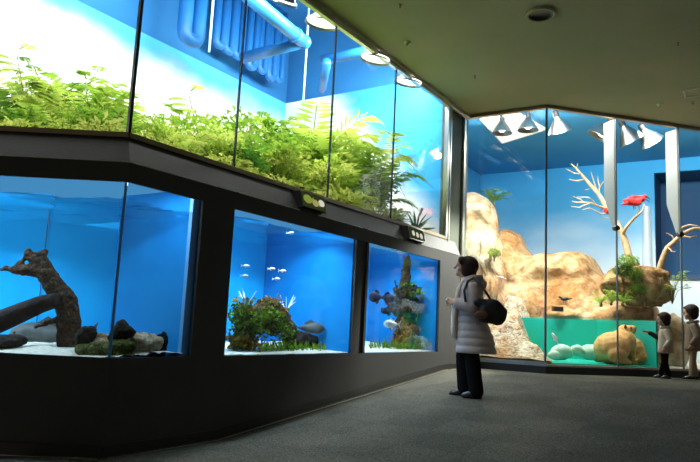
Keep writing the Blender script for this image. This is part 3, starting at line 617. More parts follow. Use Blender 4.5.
# ================================================================== SIGNS under the sill
M['sgb'] = emit('backlit_dark', (.05, .07, .02), .5); M['sg1'] = emit('backlit_green', (.32, .4, .06), .7); M['sg2'] = emit('backlit_gold', (.5, .45, .15), .7); M['sg3'] = emit('backlit_white', (.8, .78, .66), .8)
def sign(u, v, wd, ht, label, blobs):
    P = at(u, v, Fb, .05); s, w_ = Fb.inv(P); th = thing('species_sign', Fb.p(s, .0, P.z-ht/2), label, 'sign', 'picture signs below the upper window')
    f = Fb; z0, z1 = P.z-ht/2, P.z+ht/2
    put('sign_box', MB().hexa([f.p(s-wd/2, -.04, z0), f.p(s+wd/2, -.04, z0), f.p(s+wd/2, .09, z0), f.p(s-wd/2, .09, z0), f.p(s-wd/2, .0, z1), f.p(s+wd/2, .0, z1), f.p(s+wd/2, .12, z1), f.p(s-wd/2, .12, z1)]), 'black', th)
    def face(x0, x1, y0, y1, m, t, name, off):
        mb = MB(); n_ = 18; ring = []
        return None
    def pt(x, y, o_): return f.p(s+x*wd/2, -.04+.04*(y+1)/2-o_, z0+(z1-z0)*(y+1)/2)
    put('picture', MB().hexa([pt(-.95, -.88, .003), pt(.95, -.88, .003), pt(.95, -.88, 0), pt(-.95, -.88, 0), pt(-.95, .88, .003), pt(.95, .88, .003), pt(.95, .88, 0), pt(-.95, .88, 0)]), M['sgb'], th)
    for (x, y, rx, ry, m) in blobs:
        mb = MB(); n_ = 16; a = [pt(x+rx*cos(2*pi*k_/n_), y+ry*sin(2*pi*k_/n_), .006) for k_ in range(n_)]; c_ = [pt(x+rx*cos(2*pi*k_/n_), y+ry*sin(2*pi*k_/n_), .002) for k_ in range(n_)]
        tl = [pt(x+rx*.8, y, .006), pt(x+rx*1.4, y+ry*.8, .006), pt(x+rx*1.4, y-ry*.8, .006)]; tb = [pt(x+rx*.8, y, .002), pt(x+rx*1.4, y+ry*.8, .002), pt(x+rx*1.4, y-ry*.8, .002)]
        mb.add(a+c_, [tuple(range(n_)), tuple(range(n_, 2*n_))[::-1]]+[(i, (i+1) % n_, n_+(i+1) % n_, n_+i) for i in range(n_)])
        if m == 'pic' or m == 'yell': mb.add(tl+tb, [(0, 1, 2), (3, 5, 4), (0, 3, 4, 1), (1, 4, 5, 2), (2, 5, 3, 0)])
        put('fish_picture' if m != 'white' else 'caption', mb, {'pic': 'sg1', 'yell': 'sg2', 'white': 'sg3'}[m], th)
sign(308, 202.5, .40, .155, 'green picture sign above the middle aquarium', [(-.5, .15, .34, .55, 'pic'), (.1, -.1, .25, .45, 'yell'), (.62, .1, .25, .45, 'white')])
sign(412, 234.5, .42, .16, 'dark picture sign with three pale fish above the furthest aquarium', [(-.5, 0, .16, .42, 'white'), (0, -.1, .16, .42, 'white'), (.5, -.15, .18, .45, 'white')])
# ================================================================== CEILING FITTINGS
P = atz(541, 16, CEIL-.03); th = thing('recessed_downlight', P+V((0, 0, .03)), 'large unlit round downlight with dark recess in the olive ceiling', 'ceiling light')
put('trim_ring', MB().lathe(P, [(.125, .029), (.15, .029), (.155, .01), (.15, 0), (.128, 0), (.122, .008)], seg=32), 'ceiling', th, smooth=True)
put('recess', MB().lathe(P, [(.124, .004), (.118, .026), (.001, .028)], seg=32), 'black', th, smooth=True)
for (u, v, r, lab) in ((407, 42, .035, 'small cream detector on the ceiling nearest the upper window'), (660, 104, .04, 'oval cream detector on the ceiling above the right-hand panes')):
    P = atz(u, v, CEIL); th = thing('smoke_detector', P, lab, 'detector', 'detectors on the ceiling')
    put('housing', MB().lathe(P, [(.001, -.03), (r*.7, -.03), (r, -.012), (r*1.2, 0), (.001, 0)], seg=20), 'ceilw', th, smooth=True); put('sensor', MB().lathe(P, [(.001, -.042), (r*.35, -.04), (r*.4, -.028), (.001, -.028)], seg=12), 'bronze', th, smooth=True)
for (u, v, lab) in ((400, 5, 'tiny sprinkler head on the ceiling at the top edge of the picture'), (475, 76, 'tiny sprinkler head on the ceiling near the corner of the two windows'), (678, 43, 'tiny dark sprinkler head on the ceiling at the upper right'), (693, 102, 'tiny dark sprinkler head just below the white ceiling frame')):
    P = atz(u, v, CEIL); o = put('sprinkler_head', MB().lathe(P, [(.001, -.035), (.012, -.035), (.012, -.02), (.006, -.018), (.008, -.006), (.022, -.004), (.024, 0), (.001, 0)], seg=14), 'bronze', origin=P, smooth=True); tag(o, lab, 'sprinkler', 'sprinkler heads on the ceiling')
P = atz(697, 92, CEIL); th = thing('ceiling_hatch', P, 'white square frame in the ceiling at the right edge of the picture', 'hatch')
f = Fr((P.x, P.y), FC.es, FC.ew); m_ = MB(); R_ = .16
for a in ((-R_, R_, -R_, -R_+.022), (-R_, R_, R_-.022, R_), (-R_, -R_+.022, -R_+.022, R_-.022), (R_-.022, R_, -R_+.022, R_-.022)): m_.box(f, *a, CEIL-.012, CEIL-.001)
put('frame', m_, 'ceilw', th); put('panel', MB().box(f, -R_+.022, R_-.022, -R_+.022, R_-.022, CEIL-.006, CEIL-.001), 'ceiling', th)
# ================================================================== GLASS FINS
for s, lab in ((1.15, 'pale tapered glass fin hanging left of the first joint in the right-hand panes'), (2.26, 'pale tapered glass fin hanging left of the second joint in the right-hand panes'), (3.367, 'pale tapered glass fin at the third joint of the right-hand panes')):
    P = FD.p(s, 0, 0); zb = 1.57; th = thing('glass_fin', FD.p(s, .03, CEIL-.05), lab, 'glass fin', 'tapered fins stiffening the tall glass wall')
    W = .235; prof = [(.03, CEIL-.055), (W+.03, CEIL-.055), (W+.03, 2.05), (.19, 1.85), (.075, zb), (.03, zb-.02)]
    vs = [FD.p(s-.012, w_, z) for w_, z in prof]+[FD.p(s+.012, w_, z) for w_, z in prof]; n_ = len(prof)
    put('fin_blade', MB().add(vs, [tuple(range(n_)), tuple(range(n_, 2*n_))[::-1]]+[(i, (i+1) % n_, n_+(i+1) % n_, n_+i) for i in range(n_)]), 'fin', th)
    q = FD.p(s, -.012, zb-.01); Rm = V((FD.ew.x, FD.ew.y, 0)).to_track_quat('Z', 'Y').to_matrix()
    put('patch_fitting', MB().lathe(q, [(.001, -.008), (.038, -.008), (.04, .0), (.04, .07), (.001, .07)], Rm, 20), 'black', th, smooth=True)
# ================================================================== EXHIBIT: rocks, pool, tree
def ridge(name, prof, wt, z0, bulge, mname, label, back=.5, cols=70, rows=26, amp=.16, ns=1.3, bz=None):
    """rock with the silhouette prof (pixels) standing at depth wt"""
    pts = [at(u, v, FC, wt) for u, v in prof]; sz = [(FC.inv(p)[0], p.z) for p in pts]; L = [0]
    for i in range(1, len(sz)): L.append(L[-1]+sqrt((sz[i][0]-sz[i-1][0])**2+(sz[i][1]-sz[i-1][1])**2))
    def samp(t):
        x = t*L[-1]
        for i in range(1, len(L)):
            if x <= L[i]+1e-9: k_ = (x-L[i-1])/max(L[i]-L[i-1], 1e-9); return sz[i-1][0]+(sz[i][0]-sz[i-1][0])*k_, sz[i-1][1]+(sz[i][1]-sz[i-1][1])*k_
    vs = []; n2 = rows+8
    for i in range(cols+1):
        s, zt = samp(i/cols); e_ = sin(pi*min(max(i/cols, 0), 1))**.35 if 0 < i < cols else .02
        for j_ in range(n2+1):
            if j_ <= rows: t = j_/rows; w_ = wt-bulge*e_*cos(t*pi/2)**.7; z = z0+(zt-z0)*sin(t*pi/2)**.85
            else: t = (j_-rows)/8; w_ = wt+back*e_*sin(t*pi/2); z = zt+(z0-zt)*(1-cos(t*pi/2))
            P = FC.p(s, w_, z); k_ = min(1, (zt-z)/.25+.15); nn = noise.fractal(P*ns, 1, 2.1, 5); n3 = noise.fractal(P*ns+V((7, 3, 1)), 1, 2.1, 5)
            ledge = .5*abs(noise.noise(V((P.x*.6, P.y*.6, P.z*4.2))))
            P += V((-FC.ew.x, -FC.ew.y, 0))*amp*(nn*2.2+ledge*1.6+.35*noise.fractal(P*6, 1, 2, 4))*k_+V((FC.es.x, FC.es.y, 0))*amp*n3*.8+V((0, 0, amp*.35*n3)); vs.append(P)
    m = n2+1; fs = [(i*m+j_, i*m+j_+1, (i+1)*m+j_+1, (i+1)*m+j_) for i in range(cols) for j_ in range(n2)]
    o = put(name, MB().add(vs, fs), mname, smooth=True, origin=FC.p(sz[len(sz)//2][0], wt-bulge*.3, z0)); return tag(o, label, 'rock')
ridge('rock_cliff', [(452, 230), (458, 200), (466, 194), (477, 193), (486, 198), (493, 205), (497, 222), (503, 240), (507, 262), (512, 300)], 3.0, -.4, .8, 'rockpale', 'tall pale rock cliff rising behind the standing woman')
ridge('rock_cliff', [(492, 300), (498, 246), (504, 233), (514, 231), (522, 236), (528, 250), (534, 256), (548, 253), (558, 255), (566, 252), (578, 251), (588, 256), (597, 266), (606, 276), (614, 279), (624, 270), (640, 262), (652, 300)], 4.0, -.4, 1.3, 'rock', 'long tan rock ridge across the middle of the exhibit')
ridge('rock_outcrop', [(500, 316), (512, 308), (530, 306), (550, 304), (575, 303), (600, 303), (625, 305), (645, 303), (656, 306), (660, 320)], 2.95, -.4, .4, 'rock', 'low tan rock ledge along the far edge of the green pool', amp=.07, ns=2.2)
# overhanging boulder
P = at(639, 285, FC, 2.4); k_ = (P.length)/F_PX
bl = MB().ell(P, (24*k_, .5, 20*k_), seg=84, rings=52); bl.v = [q+(q-P)*(.5*noise.fractal(q*1.5+V((2, 5, 1)), 1, 2, 5)+.12*noise.fractal(q*6, 1, 2, 4))+V((0, 0, 0)) for q in bl.v]; bl.v = [V((q.x+.25*max(0, P.z-q.z), q.y, min(q.z, P.z+.26+.08*noise.noise(q*4)))) for q in bl.v]
o = put('boulder', bl, 'rockdk', smooth=True, origin=P-V((0, 0, .45))); tag(o, 'large brown overhanging boulder above the right end of the green pool', 'rock')
P = at(652, 284, FC, 2.0); bl = MB().ell(P, (15*k_, .32, 14*k_), seg=56, rings=34); bl.v = [q+(q-P)*(.5*noise.fractal(q*2.1+V((9, 5, 1)), 1, 2, 5)) for q in bl.v]
o = put('boulder', bl, 'rockdk', smooth=True, origin=P-V((0, 0, .3))); tag(o, 'mossy brown rock on the right side of the overhanging boulder', 'rock')
P = at(674, 345, FD, .8); bl = MB().ell(P, (.22, .25, .5), seg=48, rings=30); bl.v = [q+(q-P)*(.2*noise.fractal(q*2.5, 1, 2, 4)) for q in bl.v]
o = put('boulder', bl, 'rockpale', smooth=True, origin=P-V((0, 0, .4))); tag(o, 'pale rounded rock behind the two children', 'rock')
# bank of layered rock at the left
EDGE = [(-.1, .05), (.0, .25), (.08, .45), (.46, .8), (.9, 1.6), (1.15, 2.4)]
def s_edge(w_):
    if w_ <= EDGE[0][1]: return EDGE[0][0]
    for i in range(1, len(EDGE)):
        if w_ <= EDGE[i][1]: t = (w_-EDGE[i-1][1])/(EDGE[i][1]-EDGE[i-1][1]); return EDGE[i-1][0]+(EDGE[i][0]-EDGE[i-1][0])*t
    return EDGE[-1][0]
vs = []; n = 110
for i in range(n+1):
    w_ = .05+2.7*i/n
    for j_ in range(n+1):
        se = s_edge(w_); s = se-.25+(3.0-se+.25)*(j_/n)**1.15; P = FC.p(s, w_, 0)
        z = -.38+.36*w_ + .02; q = noise.fractal(P*1.7, 1, 2, 5); st = .09*(noise.cell(V((P.x*2.6+q, P.y*2.6, 0)))-.5); z += .10*q*min(1, w_*4)+st*min(1, w_*4)
        if s < se: z = max(-.5, z-2.6*(se-s)-.02)
        P.z = z; q_ = FD.inv(P)
        if q_[0] > -.3 and q_[1] < .05: P = FD.p(q_[0], .05, z)
        vs.append(P)
o = put('rock_bank', MB().add(vs, [(i*(n+1)+j_, i*(n+1)+j_+1, (i+1)*(n+1)+j_+1, (i+1)*(n+1)+j_) for i in range(n) for j_ in range(n)]), 'bank', smooth=True, origin=FC.p(.9, 1, -.4)); tag(o, 'cream and brown layered rock bank sloping up from the glass beside the woman', 'rock')
# pool
sP1 = 2.35
pl_ = thing('pool', FD.p(1.0, 1., -.4), 'green water pool behind the tall glass with its turquoise lining', 'pool')
zw = .265
B_ = [FC.p(1.1, 2.35, 0), FC.p(-1.9, 2.35, 0)]; Rr = at(657, 340, FD, .03); Rs = FD.inv(Rr)[0]
E0 = FD.p(Rs, .03, 0); E1 = FD.p(Rs, 1.0, 0)
s_e1 = FC.inv(E1)
lin = MB(); wallseg(lin, FC.p(1.3, 2.30, 0), FC.p(s_e1[0]-.1, 2.30, 0), -.42, zw, .04); wallseg(lin, FD.p(Rs, .05, 0), FD.p(Rs, 2.2, 0), -.42, zw, -.04)
put('lining', lin, 'teal', pl_)
put('pool_floor', MB().prism([FC.p(1.0, 2.3, 0)[:2], FC.p(.0, .3, 0)[:2], FC.p(0, .06, 0)[:2], FD.p(.05, .06, 0)[:2], FD.p(Rs-.01, .06, 0)[:2], FD.p(Rs-.01, 2.1, 0)[:2]], -.4, -.385), 'teal', pl_)
wp = [FC.p(s_edge(.8), .8, 0), FC.p(s_edge(.45), .45, 0), FC.p(0.0, .06, 0), FD.p(.05, .05, 0), FD.p(Rs-.01, .05, 0), FD.p(Rs-.01, 2.0, 0), FC.p(-1.2, 2.25, 0), FC.p(1.1, 2.25, 0), FC.p(s_edge(1.6), 1.6, 0)]
tp = MB().add([V((q.x, q.y, zw)) for q in wp], [tuple(range(len(wp)))]); put('water_surface', tp, 'poolwater', pl_)
# floor rocks in the pool
gp = 'pale stones on the pool floor'
for (u, v, r, lab) in ((563, 352, .17, 'pale stone on the pool floor, left of its group'), (577, 350, .14, 'small pale stone in the middle of the pool floor group'), (590, 352, .18, 'pale stone on the pool floor nearest the capybaras'), (556, 355, .12, 'pale stone low beside the glass corner'), (606, 354, .13, 'pale stone half hidden behind the capybara')):
    r *= .78; P = at(u, v, FD, .5); P.z = max(P.z, -.385+r*.4); bl = MB().ell(P, (r*1.15, r*.8, r*.75), seg=24, rings=14, nz=.35, ns=4); o = put('stone', bl, simple('wet_pale_stone', (.6, .72, .58), .7) if 'wet_pale_stone' not in M else M['wet_pale_stone'], smooth=True, origin=P-V((0, 0, r*.5)))
    tag(o, lab, 'stone', gp)
# small pale fish in the pool
def fish(name, P, L, az, m, label, grp_=None, tilt=0, deep=.3, cat='fish', finm=None):
    P = V(P); R = (Matrix.Rotation(az, 3, 'Z')@Matrix.Rotation(-tilt, 3, 'Y')); th = thing(name, P, label, cat, grp_)
    b = MB(); secs = [(-.5, .10), (-.38, .30), (-.2, .62), (.05, .95), (.22, 1.), (.36, .8), (.46, .45), (.5, .08)]; sg = 12; vs = []
    for x, r in secs:
        for k_ in range(sg): a = 2*pi*k_/sg; vs.append(P+R@V((x*L, r*L*deep*.38*cos(a), r*L*deep*sin(a)*.5)))
    n_ = len(secs); b.add(vs, [(i*sg+k_, i*sg+(k_+1) % sg, (i+1)*sg+(k_+1) % sg, (i+1)*sg+k_) for i in range(n_-1) for k_ in range(sg)]+[tuple(range(sg))[::-1], tuple(range((n_-1)*sg, n_*sg))])
    put('body', b, m, th, smooth=True); t_ = L*.006
    def fin(nm, pts):
        a = [P+R@V((x*L, -t_, z*L)) for x, z in pts]; c_ = [P+R@V((x*L, t_, z*L)) for x, z in pts]; k2 = len(pts)
        put(nm, MB().add(a+c_, [tuple(range(k2)), tuple(range(k2, 2*k2))[::-1]]+[(i, (i+1) % k2, k2+(i+1) % k2, k2+i) for i in range(k2)]), finm or m, th)
    fin('tail_fin', [(-.46, 0), (-.68, .45*deep+.06), (-.62, 0), (-.68, -.45*deep-.06)]); fin('dorsal_fin', [(.15, deep*.46), (0, deep*.75), (-.25, deep*.45), (-.2, deep*.3)]); fin('belly_fin', [(.05, -deep*.46), (-.08, -deep*.7), (-.25, -deep*.42), (-.15, -deep*.3)])
    for sd in (-1, 1): put('eye', MB().ell(P+R@V((.38*L, sd*.27*L*deep, .08*L*deep)), (.022*L,)*3, seg=8, rings=6), 'black', th, smooth=True)
    return th
fish('pool_fish', at(555, 338, FD, .35), .17, 2.4, 'palefish', 'pale fish swimming head-up in the green pool near the glass corner', tilt=1.0)
# rock-top details
def clump(kind, i, P, s_, rz, lab, cat='plant'):
    th = place(kind, i, P, s_, rz, lab); th['category'] = cat; th['group'] = 'plants on the exhibit rocks'; return th
def onat(u, v, w_): return at(u, v, FC, w_)
for (u, v, lab) in ((601, 304, 'bright green leafy plant at the left on the pool ledge'), (612, 303, 'bright green leafy plant in the middle of the pool ledge'), (623, 303, 'bright green leafy plant at the right on the pool ledge')):
    clump('low', 1, onat(u, v+2, 1.75), .75, u, lab)
for (u, v, sc_, lab) in ((628, 268, .34, 'green creeper at the top of the overhanging boulder'), (634, 280, .32, 'green creeper trailing down the face of the overhanging boulder'), (640, 292, .28, 'green creeper low on the overhanging boulder'), (623, 276, .34, 'small green creeper left on the overhanging boulder')):
    P = onat(u, v, 1.72); P.z -= .35*sc_; clump('bush', 2 if u % 2 else 1, P, sc_, u, lab, 'creeper')
clump('palm', 0, onat(494, 209, 3.3), .6, .4, 'olive palm tuft growing behind the top of the tall pale cliff')
clump('bush', 1, onat(494, 262, 2.2), .25, 0, 'small green shrub on the face of the tall pale cliff', 'bush')
clump('feather', 1, onat(672, 296, 1.9)-V((0, 0, .12)), .5, 0, 'sparse pale green sprig right of the overhanging boulder', 'plant')
# dark marker box and little dark bird
P = onat(557.5, 309, 2.2); th = thing('floodlight_box', P-V((0, 0, .05)), 'small dark box on the rock ledge above the pool', 'box')
put('housing', MB().cbox(P, .085, .05, .04), 'capyd', th); put('face', MB().cbox(P+V((0, -.055, 0)), .07, .006, .028), 'black', th)
P = onat(565, 299, 2.15); th = thing('dark_bird', P-V((0, 0, .1)), 'small black bird standing on the tan rock above the dark box', 'bird')
z_ = .6; b = MB().ell(P, (.085*z_*1.4, .04, .05*z_), Matrix.Rotation(-.15, 3, 'Y')); b.cap(P+V((-.09, 0, .02))*z_, .03*z_, P+V((-.15, 0, .05))*z_, .028*z_); b.cap(P+V((-.17, 0, .05))*z_, .012*z_, P+V((-.205, 0, .04))*z_, .005); b.cap(P+V((.08, 0, 0))*z_, .03*z_, P+V((.2, 0, .02))*z_, .009)
for dx in (-.03, .03): b.cap(P+V((dx, 0, -.03))*z_, .008, P+V((dx, 0, -.14))*z_, .006)
put('body', b, 'black', th, remesh=.007)
# dead trees
def branchy(name, specs, w_, label, m='branch', amp=.02, FC=FC, cat='dead tree', rm=0, disp=0):
    base = at(*specs[0][0][0], FC, w_); b = MB()
    for pts, r0, r1 in specs:
        n_ = len(pts); P = []
        for i, q in enumerate(pts): P.append(at(q[0], q[1], FC, w_+(q[2] if len(q) > 2 else 0)))
        Q = []
        for i in range(n_-1):
            for k_ in range(4): x = P[i].lerp(P[i+1], k_/4); Q.append(x+amp*V((noise.noise(x*4), noise.noise(x*4+V((5, 0, 0))), noise.noise(x*4+V((0, 5, 0))))))
        Q.append(P[-1]); b.tube(Q, [(r0+(r1-r0)*i/(len(Q)-1))*(.68 if cat == 'dead tree' else 1) for i in range(len(Q))], 9)
    o = put(name, b, m, smooth=True, origin=base, remesh=rm)
    if disp: noisy(o, name, disp, .05)
    return tag(o, label, cat)
branchy('dead_tree', [
    ([(631, 268), (627, 250), (622, 232), (612, 216), (600, 196), (588, 182), (578, 171, -.1), (571, 164, -.1)], .10, .018),
    ([(580, 174, -.1), (574, 173, -.15), (566, 169, -.2)], .02, .008), ([(586, 180), (577, 181, -.2), (569, 179, -.3)], .02, .008), ([(576, 168, -.1), (578, 163, 0)], .016, .007),
    ([(602, 200), (596, 190, .2), (591, 172, .3)], .03, .008), ([(597, 192, .2), (602, 184, .3), (608, 178, .4)], .02, .008), ([(595, 186, .2), (591, 188, .2), (585, 190, .1)], .014, .006), ([(600, 196, .1), (599, 185, .2), (598, 176, .3)], .018, .007),
    ([(607, 209), (596, 205, -.3), (584, 203, -.5), (572, 201, -.6)], .035, .009), ([(590, 204, -.4), (580, 207, -.6), (571, 206, -.7)], .018, .007), ([(596, 205, -.3), (588, 198, -.5), (577, 197, -.6)], .018, .007), ([(584, 203, -.5), (580, 199, -.5), (573, 196, -.6)], .014, .006),
    ([(610, 213), (600, 214, -.4), (590, 208, -.6), (582, 210, -.7)], .018, .007), ([(614, 219), (604, 218, -.3), (597, 212, -.4)], .016, .006),
    ([(623, 235), (627, 226, -.2), (634, 218, -.3), (642, 211, -.4), (645, 204, -.4)], .045, .014), ([(637, 215, -.3), (640, 208, -.3), (636, 203, -.3)], .02, .008)],
    3.0, 'bleached dead tree with forked branches standing on the overhanging boulder')
branchy('dead_tree', [([(658, 276), (662, 262), (668, 248), (676, 240), (684, 234), (694, 229), (706, 228)], .075, .035), ([(676, 240), (681, 236, -.2), (690, 238, -.3), (697, 236, -.3)], .035, .012),
    ([(680, 236), (683, 228), (690, 225), (698, 226)], .035, .014), ([(668, 248), (672, 252, -.2), (676, 251, -.3)], .02, .007), ([(675, 241), (672, 236), (666, 233)], .02, .007)], 2.2, 'bleached bare branch arching to the right edge above the boulder')
def bird(P, az, L, label):
    th = thing('scarlet_bird', P-V((0, 0, .1)), label, 'bird', 'scarlet birds in the dead tree'); R = Matrix.Rotation(az, 3, 'Z'); q = lambda x, y, z: P+R@V((x*L, y*L, z*L))
    b = MB().cap(q(.12, 0, .05), .13*L, q(-.15, 0, 0), .1*L); b.cap(q(.12, 0, .08), .09*L, q(.3, 0, .17), .05*L); b.cap(q(.3, 0, .17), .06*L, q(.36, 0, .17), .05*L); b.cap(q(-.15, 0, 0), .08*L, q(-.42, 0, -.08), .025*L)
    put('body', b, 'red', th, remesh=.01)
    b = MB().cap(q(.4, 0, .165), .022*L, q(.5, 0, .12), .016*L); b.cap(q(.5, 0, .12), .016*L, q(.55, 0, .05), .006*L); put('beak', b, 'capyd', th, smooth=True)
    for sd in (-1, 1):
        put('wing', MB().ell(q(-.06, sd*.1, .03), (.28*L, .035*L, .1*L), R@Matrix.Rotation(.18, 3, 'Y')), 'red', th, smooth=True)
        put('eye', MB().ell(q(.36, sd*.05, .19), (.014*L,)*3, seg=8, rings=6), 'black', th, smooth=True); put('leg', MB().cap(q(0, sd*.04, -.1), .012*L, q(.02, sd*.04, -.2), .01*L), 'capyd', th, smooth=True)
bird(onat(634, 203, 2.62), .15, .52, 'scarlet bird perched on the right fork of the dead tree')
bird(onat(638, 200, 2.75), .35, .48, 'scarlet bird perched just behind its neighbour on the right fork')
bird(onat(607.5, 211, 2.85), 1.9, .34, 'scarlet bird half hidden behind the first glass fin')
# pale column and reflectors of the exhibit
P = at(646, 277, FC, WE-.1); s0_, s1_ = FC.inv(at(652, 240, FC, WE-.12))[0], FC.inv(at(641, 240, FC, WE-.12))[0]
zt = at(646, 206, FC, WE-.12).z
f = FC; col_ = MB().loft([(z, 0, 0, 0, 0) for z in ()]) if False else MB()
nn_ = 14; vs = []
for i in range(nn_+1):
    t = i/nn_; z = .3+(zt-.3)*t; hw = (s1_-s0_)/2*(1-.35*t*t); mid = (s0_+s1_)/2
    for sx_, wx in ((-1, 0), (-.6, -.07), (0, -.1), (.6, -.07), (1, 0)): vs.append(FC.p(mid+sx_*hw*(1+.1*noise.noise(V((z*2, sx_, 0)))), WE-.03+wx, z))
for i in range(nn_):
    for k_ in range(4): a = i*5+k_; col_.f.append((a, a+1, a+6, a+5))
col_.v = vs; o = put('waterfall', col_, simple('falling_water', (.62, .78, .88), .3, col2=(.8, .88, .93), scale=5), smooth=True, origin=FC.p((s0_+s1_)/2, WE-.05, .3)); tag(o, 'narrow pale waterfall strip on the back wall right of the dead tree', 'waterfall')
ge = 'bell lamps hanging at the top of the tall exhibit'
for (u, v, z, r, aim, lab, wt_) in ((502, 133, 3.38, .17, (0, 0, -1), 'polished bell lamp, leftmost of the row behind the tall glass', 90), (528, 130, 3.38, .17, (0, 0, -1), 'polished bell lamp, second from the left in the row', 90),
        (560, 131, 3.36, .19, (.35, .35, -.85), 'tilted bell lamp just right of the glass corner', 90), (599, 137, 3.3, .21, (-.5, .2, -.8), 'large tilted bell lamp left of the first glass fin', 90), (632, 141, 3.26, .22, (.5, .1, -.8), 'large bell lamp between the two glass fins', 60), (652, 142, 3.3, .2, (.6, .2, -.7), 'bell lamp partly hidden left of the second glass fin', 0)):
    lampshade('bell_lamp', atz(u, v, z), r, r*1.35, aim, lab, ge, watt=wt_*KE)
# ================================================================== CAPYBARAS
def capybara(P, az, S, label, headup, head_side):
    th = thing('capybara', P, label, 'capybara', 'capybaras sitting at the glass'); R = Matrix.Rotation(az, 3, 'Z'); q = lambda x, y, z: P+R@V((x*S, y*S, z*S)); r = lambda a: a*S
    b = MB().ell(q(-.1, 0, .27), (r(.34), r(.27), r(.27)), R@Matrix.Rotation(-.25, 3, 'Y')); b.ell(q(.16, 0, .36), (r(.25), r(.21), r(.24)), R@Matrix.Rotation(-.4, 3, 'Y')); b.cap(q(.2, 0, .44), r(.15), q(*headup[0]), r(.115))
    h0, h1 = headup; b.cap(q(*h0), r(.115), q(*h1), r(.075)); b.ell(q(h1[0], h1[1], h1[2]-.01), (r(.075), r(.07), r(.072)), R)
    for sd in (-1, 1):
        b.ell(q(-.18, sd*.19, .16), (r(.19), r(.1), r(.15)), R); b.cap(q(-.12, sd*.22, .08), r(.06), q(.06, sd*.22, .04), r(.045))
        b.cap(q(.22, sd*.12, .28), r(.075), q(.26, sd*.12, .05), r(.045)); b.cap(q(.26, sd*.12, .04), r(.04), q(.34, sd*.12, .035), r(.035))
    put('body', b, 'capy', th, remesh=.014, smo=3)
    dv = (V(h1)-V(h0)).normalized(); sdv = V((-dv.y, dv.x, 0)).normalized()
    for sd in (-1, 1):
        e = V(h0)+sdv*sd*.085-dv*.04+V((0, 0, .085)); put('ear', MB().ell(q(*e), (r(.022), r(.022), r(.035))), 'capyd', th, smooth=True)
        e = V(h0).lerp(V(h1), .45)+sdv*sd*.088+V((0, 0, .045)); put('eye', MB().ell(q(*e), (r(.014),)*3), 'black', th, smooth=True)
    e = V(h1)+dv*.062; put('nose', MB().ell(q(e.x, e.y, e.z+.01), (r(.025), r(.035), r(.025))), 'capyd', th, smooth=True)
Pc = FD.p(FD.inv(at(616, 360, FD, .34))[0], .34, -.385)
capybara(Pc, .45, .86, 'tan capybara sitting upright with its head raised, left of the pair', ((.20, .0, .56), (.36, -.03, .60)), 0)
Pc = FD.p(FD.inv(at(641, 360, FD, .5))[0], .5, -.385)
capybara(Pc, pi-.75, .80, 'tan capybara sitting hunched with its back to the glass, right of the pair', ((.26, .0, .46), (.42, .0, .44)), 0)
# ================================================================== INSIDE THE AQUARIUMS
FRT = {1: Fa, 2: Fb, 3: Fb}
def inT(f, u, v, w_): return at(u, v, f, w_)
def stone(f, u, v, w_, rx, rz, m, label, seed=0, group='stones in the corner aquarium', lump=.35):
    P = inT(f, u, v, w_); b = MB().ell(P, (rx, rx*.75, rz), seg=36, rings=22); b.v = [q+(q-P)*lump*1.4*noise.fractal((q-P)*(.9/rx)+V((seed*3.1, seed, 0)), 1, 2.1, 4) for q in b.v]
    o = put('stone', b, m, smooth=True, origin=P-V((0, 0, rz*.8))); return tag(o, label, 'stone', group)
DW = [([(72, 356), (69, 335), (66, 312), (60, 294), (50, 278), (42, 266), (34, 256)], .088, .06), ([(76, 352), (73, 320), (70, 300), (60, 285)], .06, .04), ([(64, 300), (55, 285), (45, 275)], .075, .055),
      ([(50, 277), (38, 273), (24, 271), (12, 269)], .05, .035), ([(14, 270), (6, 267), (-4, 268)], .028, .012), ([(36, 262), (30, 254), (30, 251)], .05, .03), ([(40, 262), (43, 254), (44, 251)], .035, .026),
      ([(20, 268), (23, 260), (28, 254)], .022, .012), ([(24, 270), (17, 262), (21, 259)], .02, .01), ([(60, 318), (50, 321), (35, 328, .05)], .028, .012), ([(70, 348), (82, 352), (88, 354)], .05, .02), ([(70, 348), (58, 352), (52, 355)], .05, .02)]
branchy('driftwood', DW, .52, 'big upright driftwood stump with a horned top in the corner aquarium', 'wood', .02, Fa, 'driftwood', .012, .03)
branchy('driftwood', [([(58, 300), (40, 305), (18, 314), (-12, 326)], .055, .085)], .42, 'smooth dark log slanting down to the left in the corner aquarium', 'darkwood', .01, Fa, 'driftwood')
fish('catfish', inT(Fa, 46, 336, .95), .62, pi*.98, 'greyfish', 'long grey fish resting on the sand behind the driftwood stump', deep=.34)
stone(Fa, 8, 341, .3, .13, .05, 'rockb', 'low dark stone at the left edge of the corner aquarium', 1)
stone(Fa, 84, 336, .28, .085, .065, 'rockb', 'black stone on the mossy one beside the driftwood foot', 2); stone(Fa, 93, 349, .22, .12, .06, 'moss', 'green mossy stone beside the driftwood foot', 3)
stone(Fa, 106, 344, .3, .075, .085, 'rockw', 'cream stone just left of the corner joint', 4); stone(Fb, 121, 332, .18, .085, .07, 'rockb', 'black stone just right of the corner joint', 5); stone(Fb, 121, 348, .14, .11, .06, 'moss', 'yellow-green mossy stone just right of the corner joint', 6)
stone(Fb, 138, 344, .17, .105, .08, 'rockw', 'cream pitted stone, largest pale one in the corner aquarium', 7); stone(Fb, 152, 343, .2, .075, .07, 'rockw', 'cream stone leaning on the rightmost black stone', 8); stone(Fb, 160, 345, .22, .06, .085, 'rockb', 'rightmost black stone in the corner aquarium', 9)
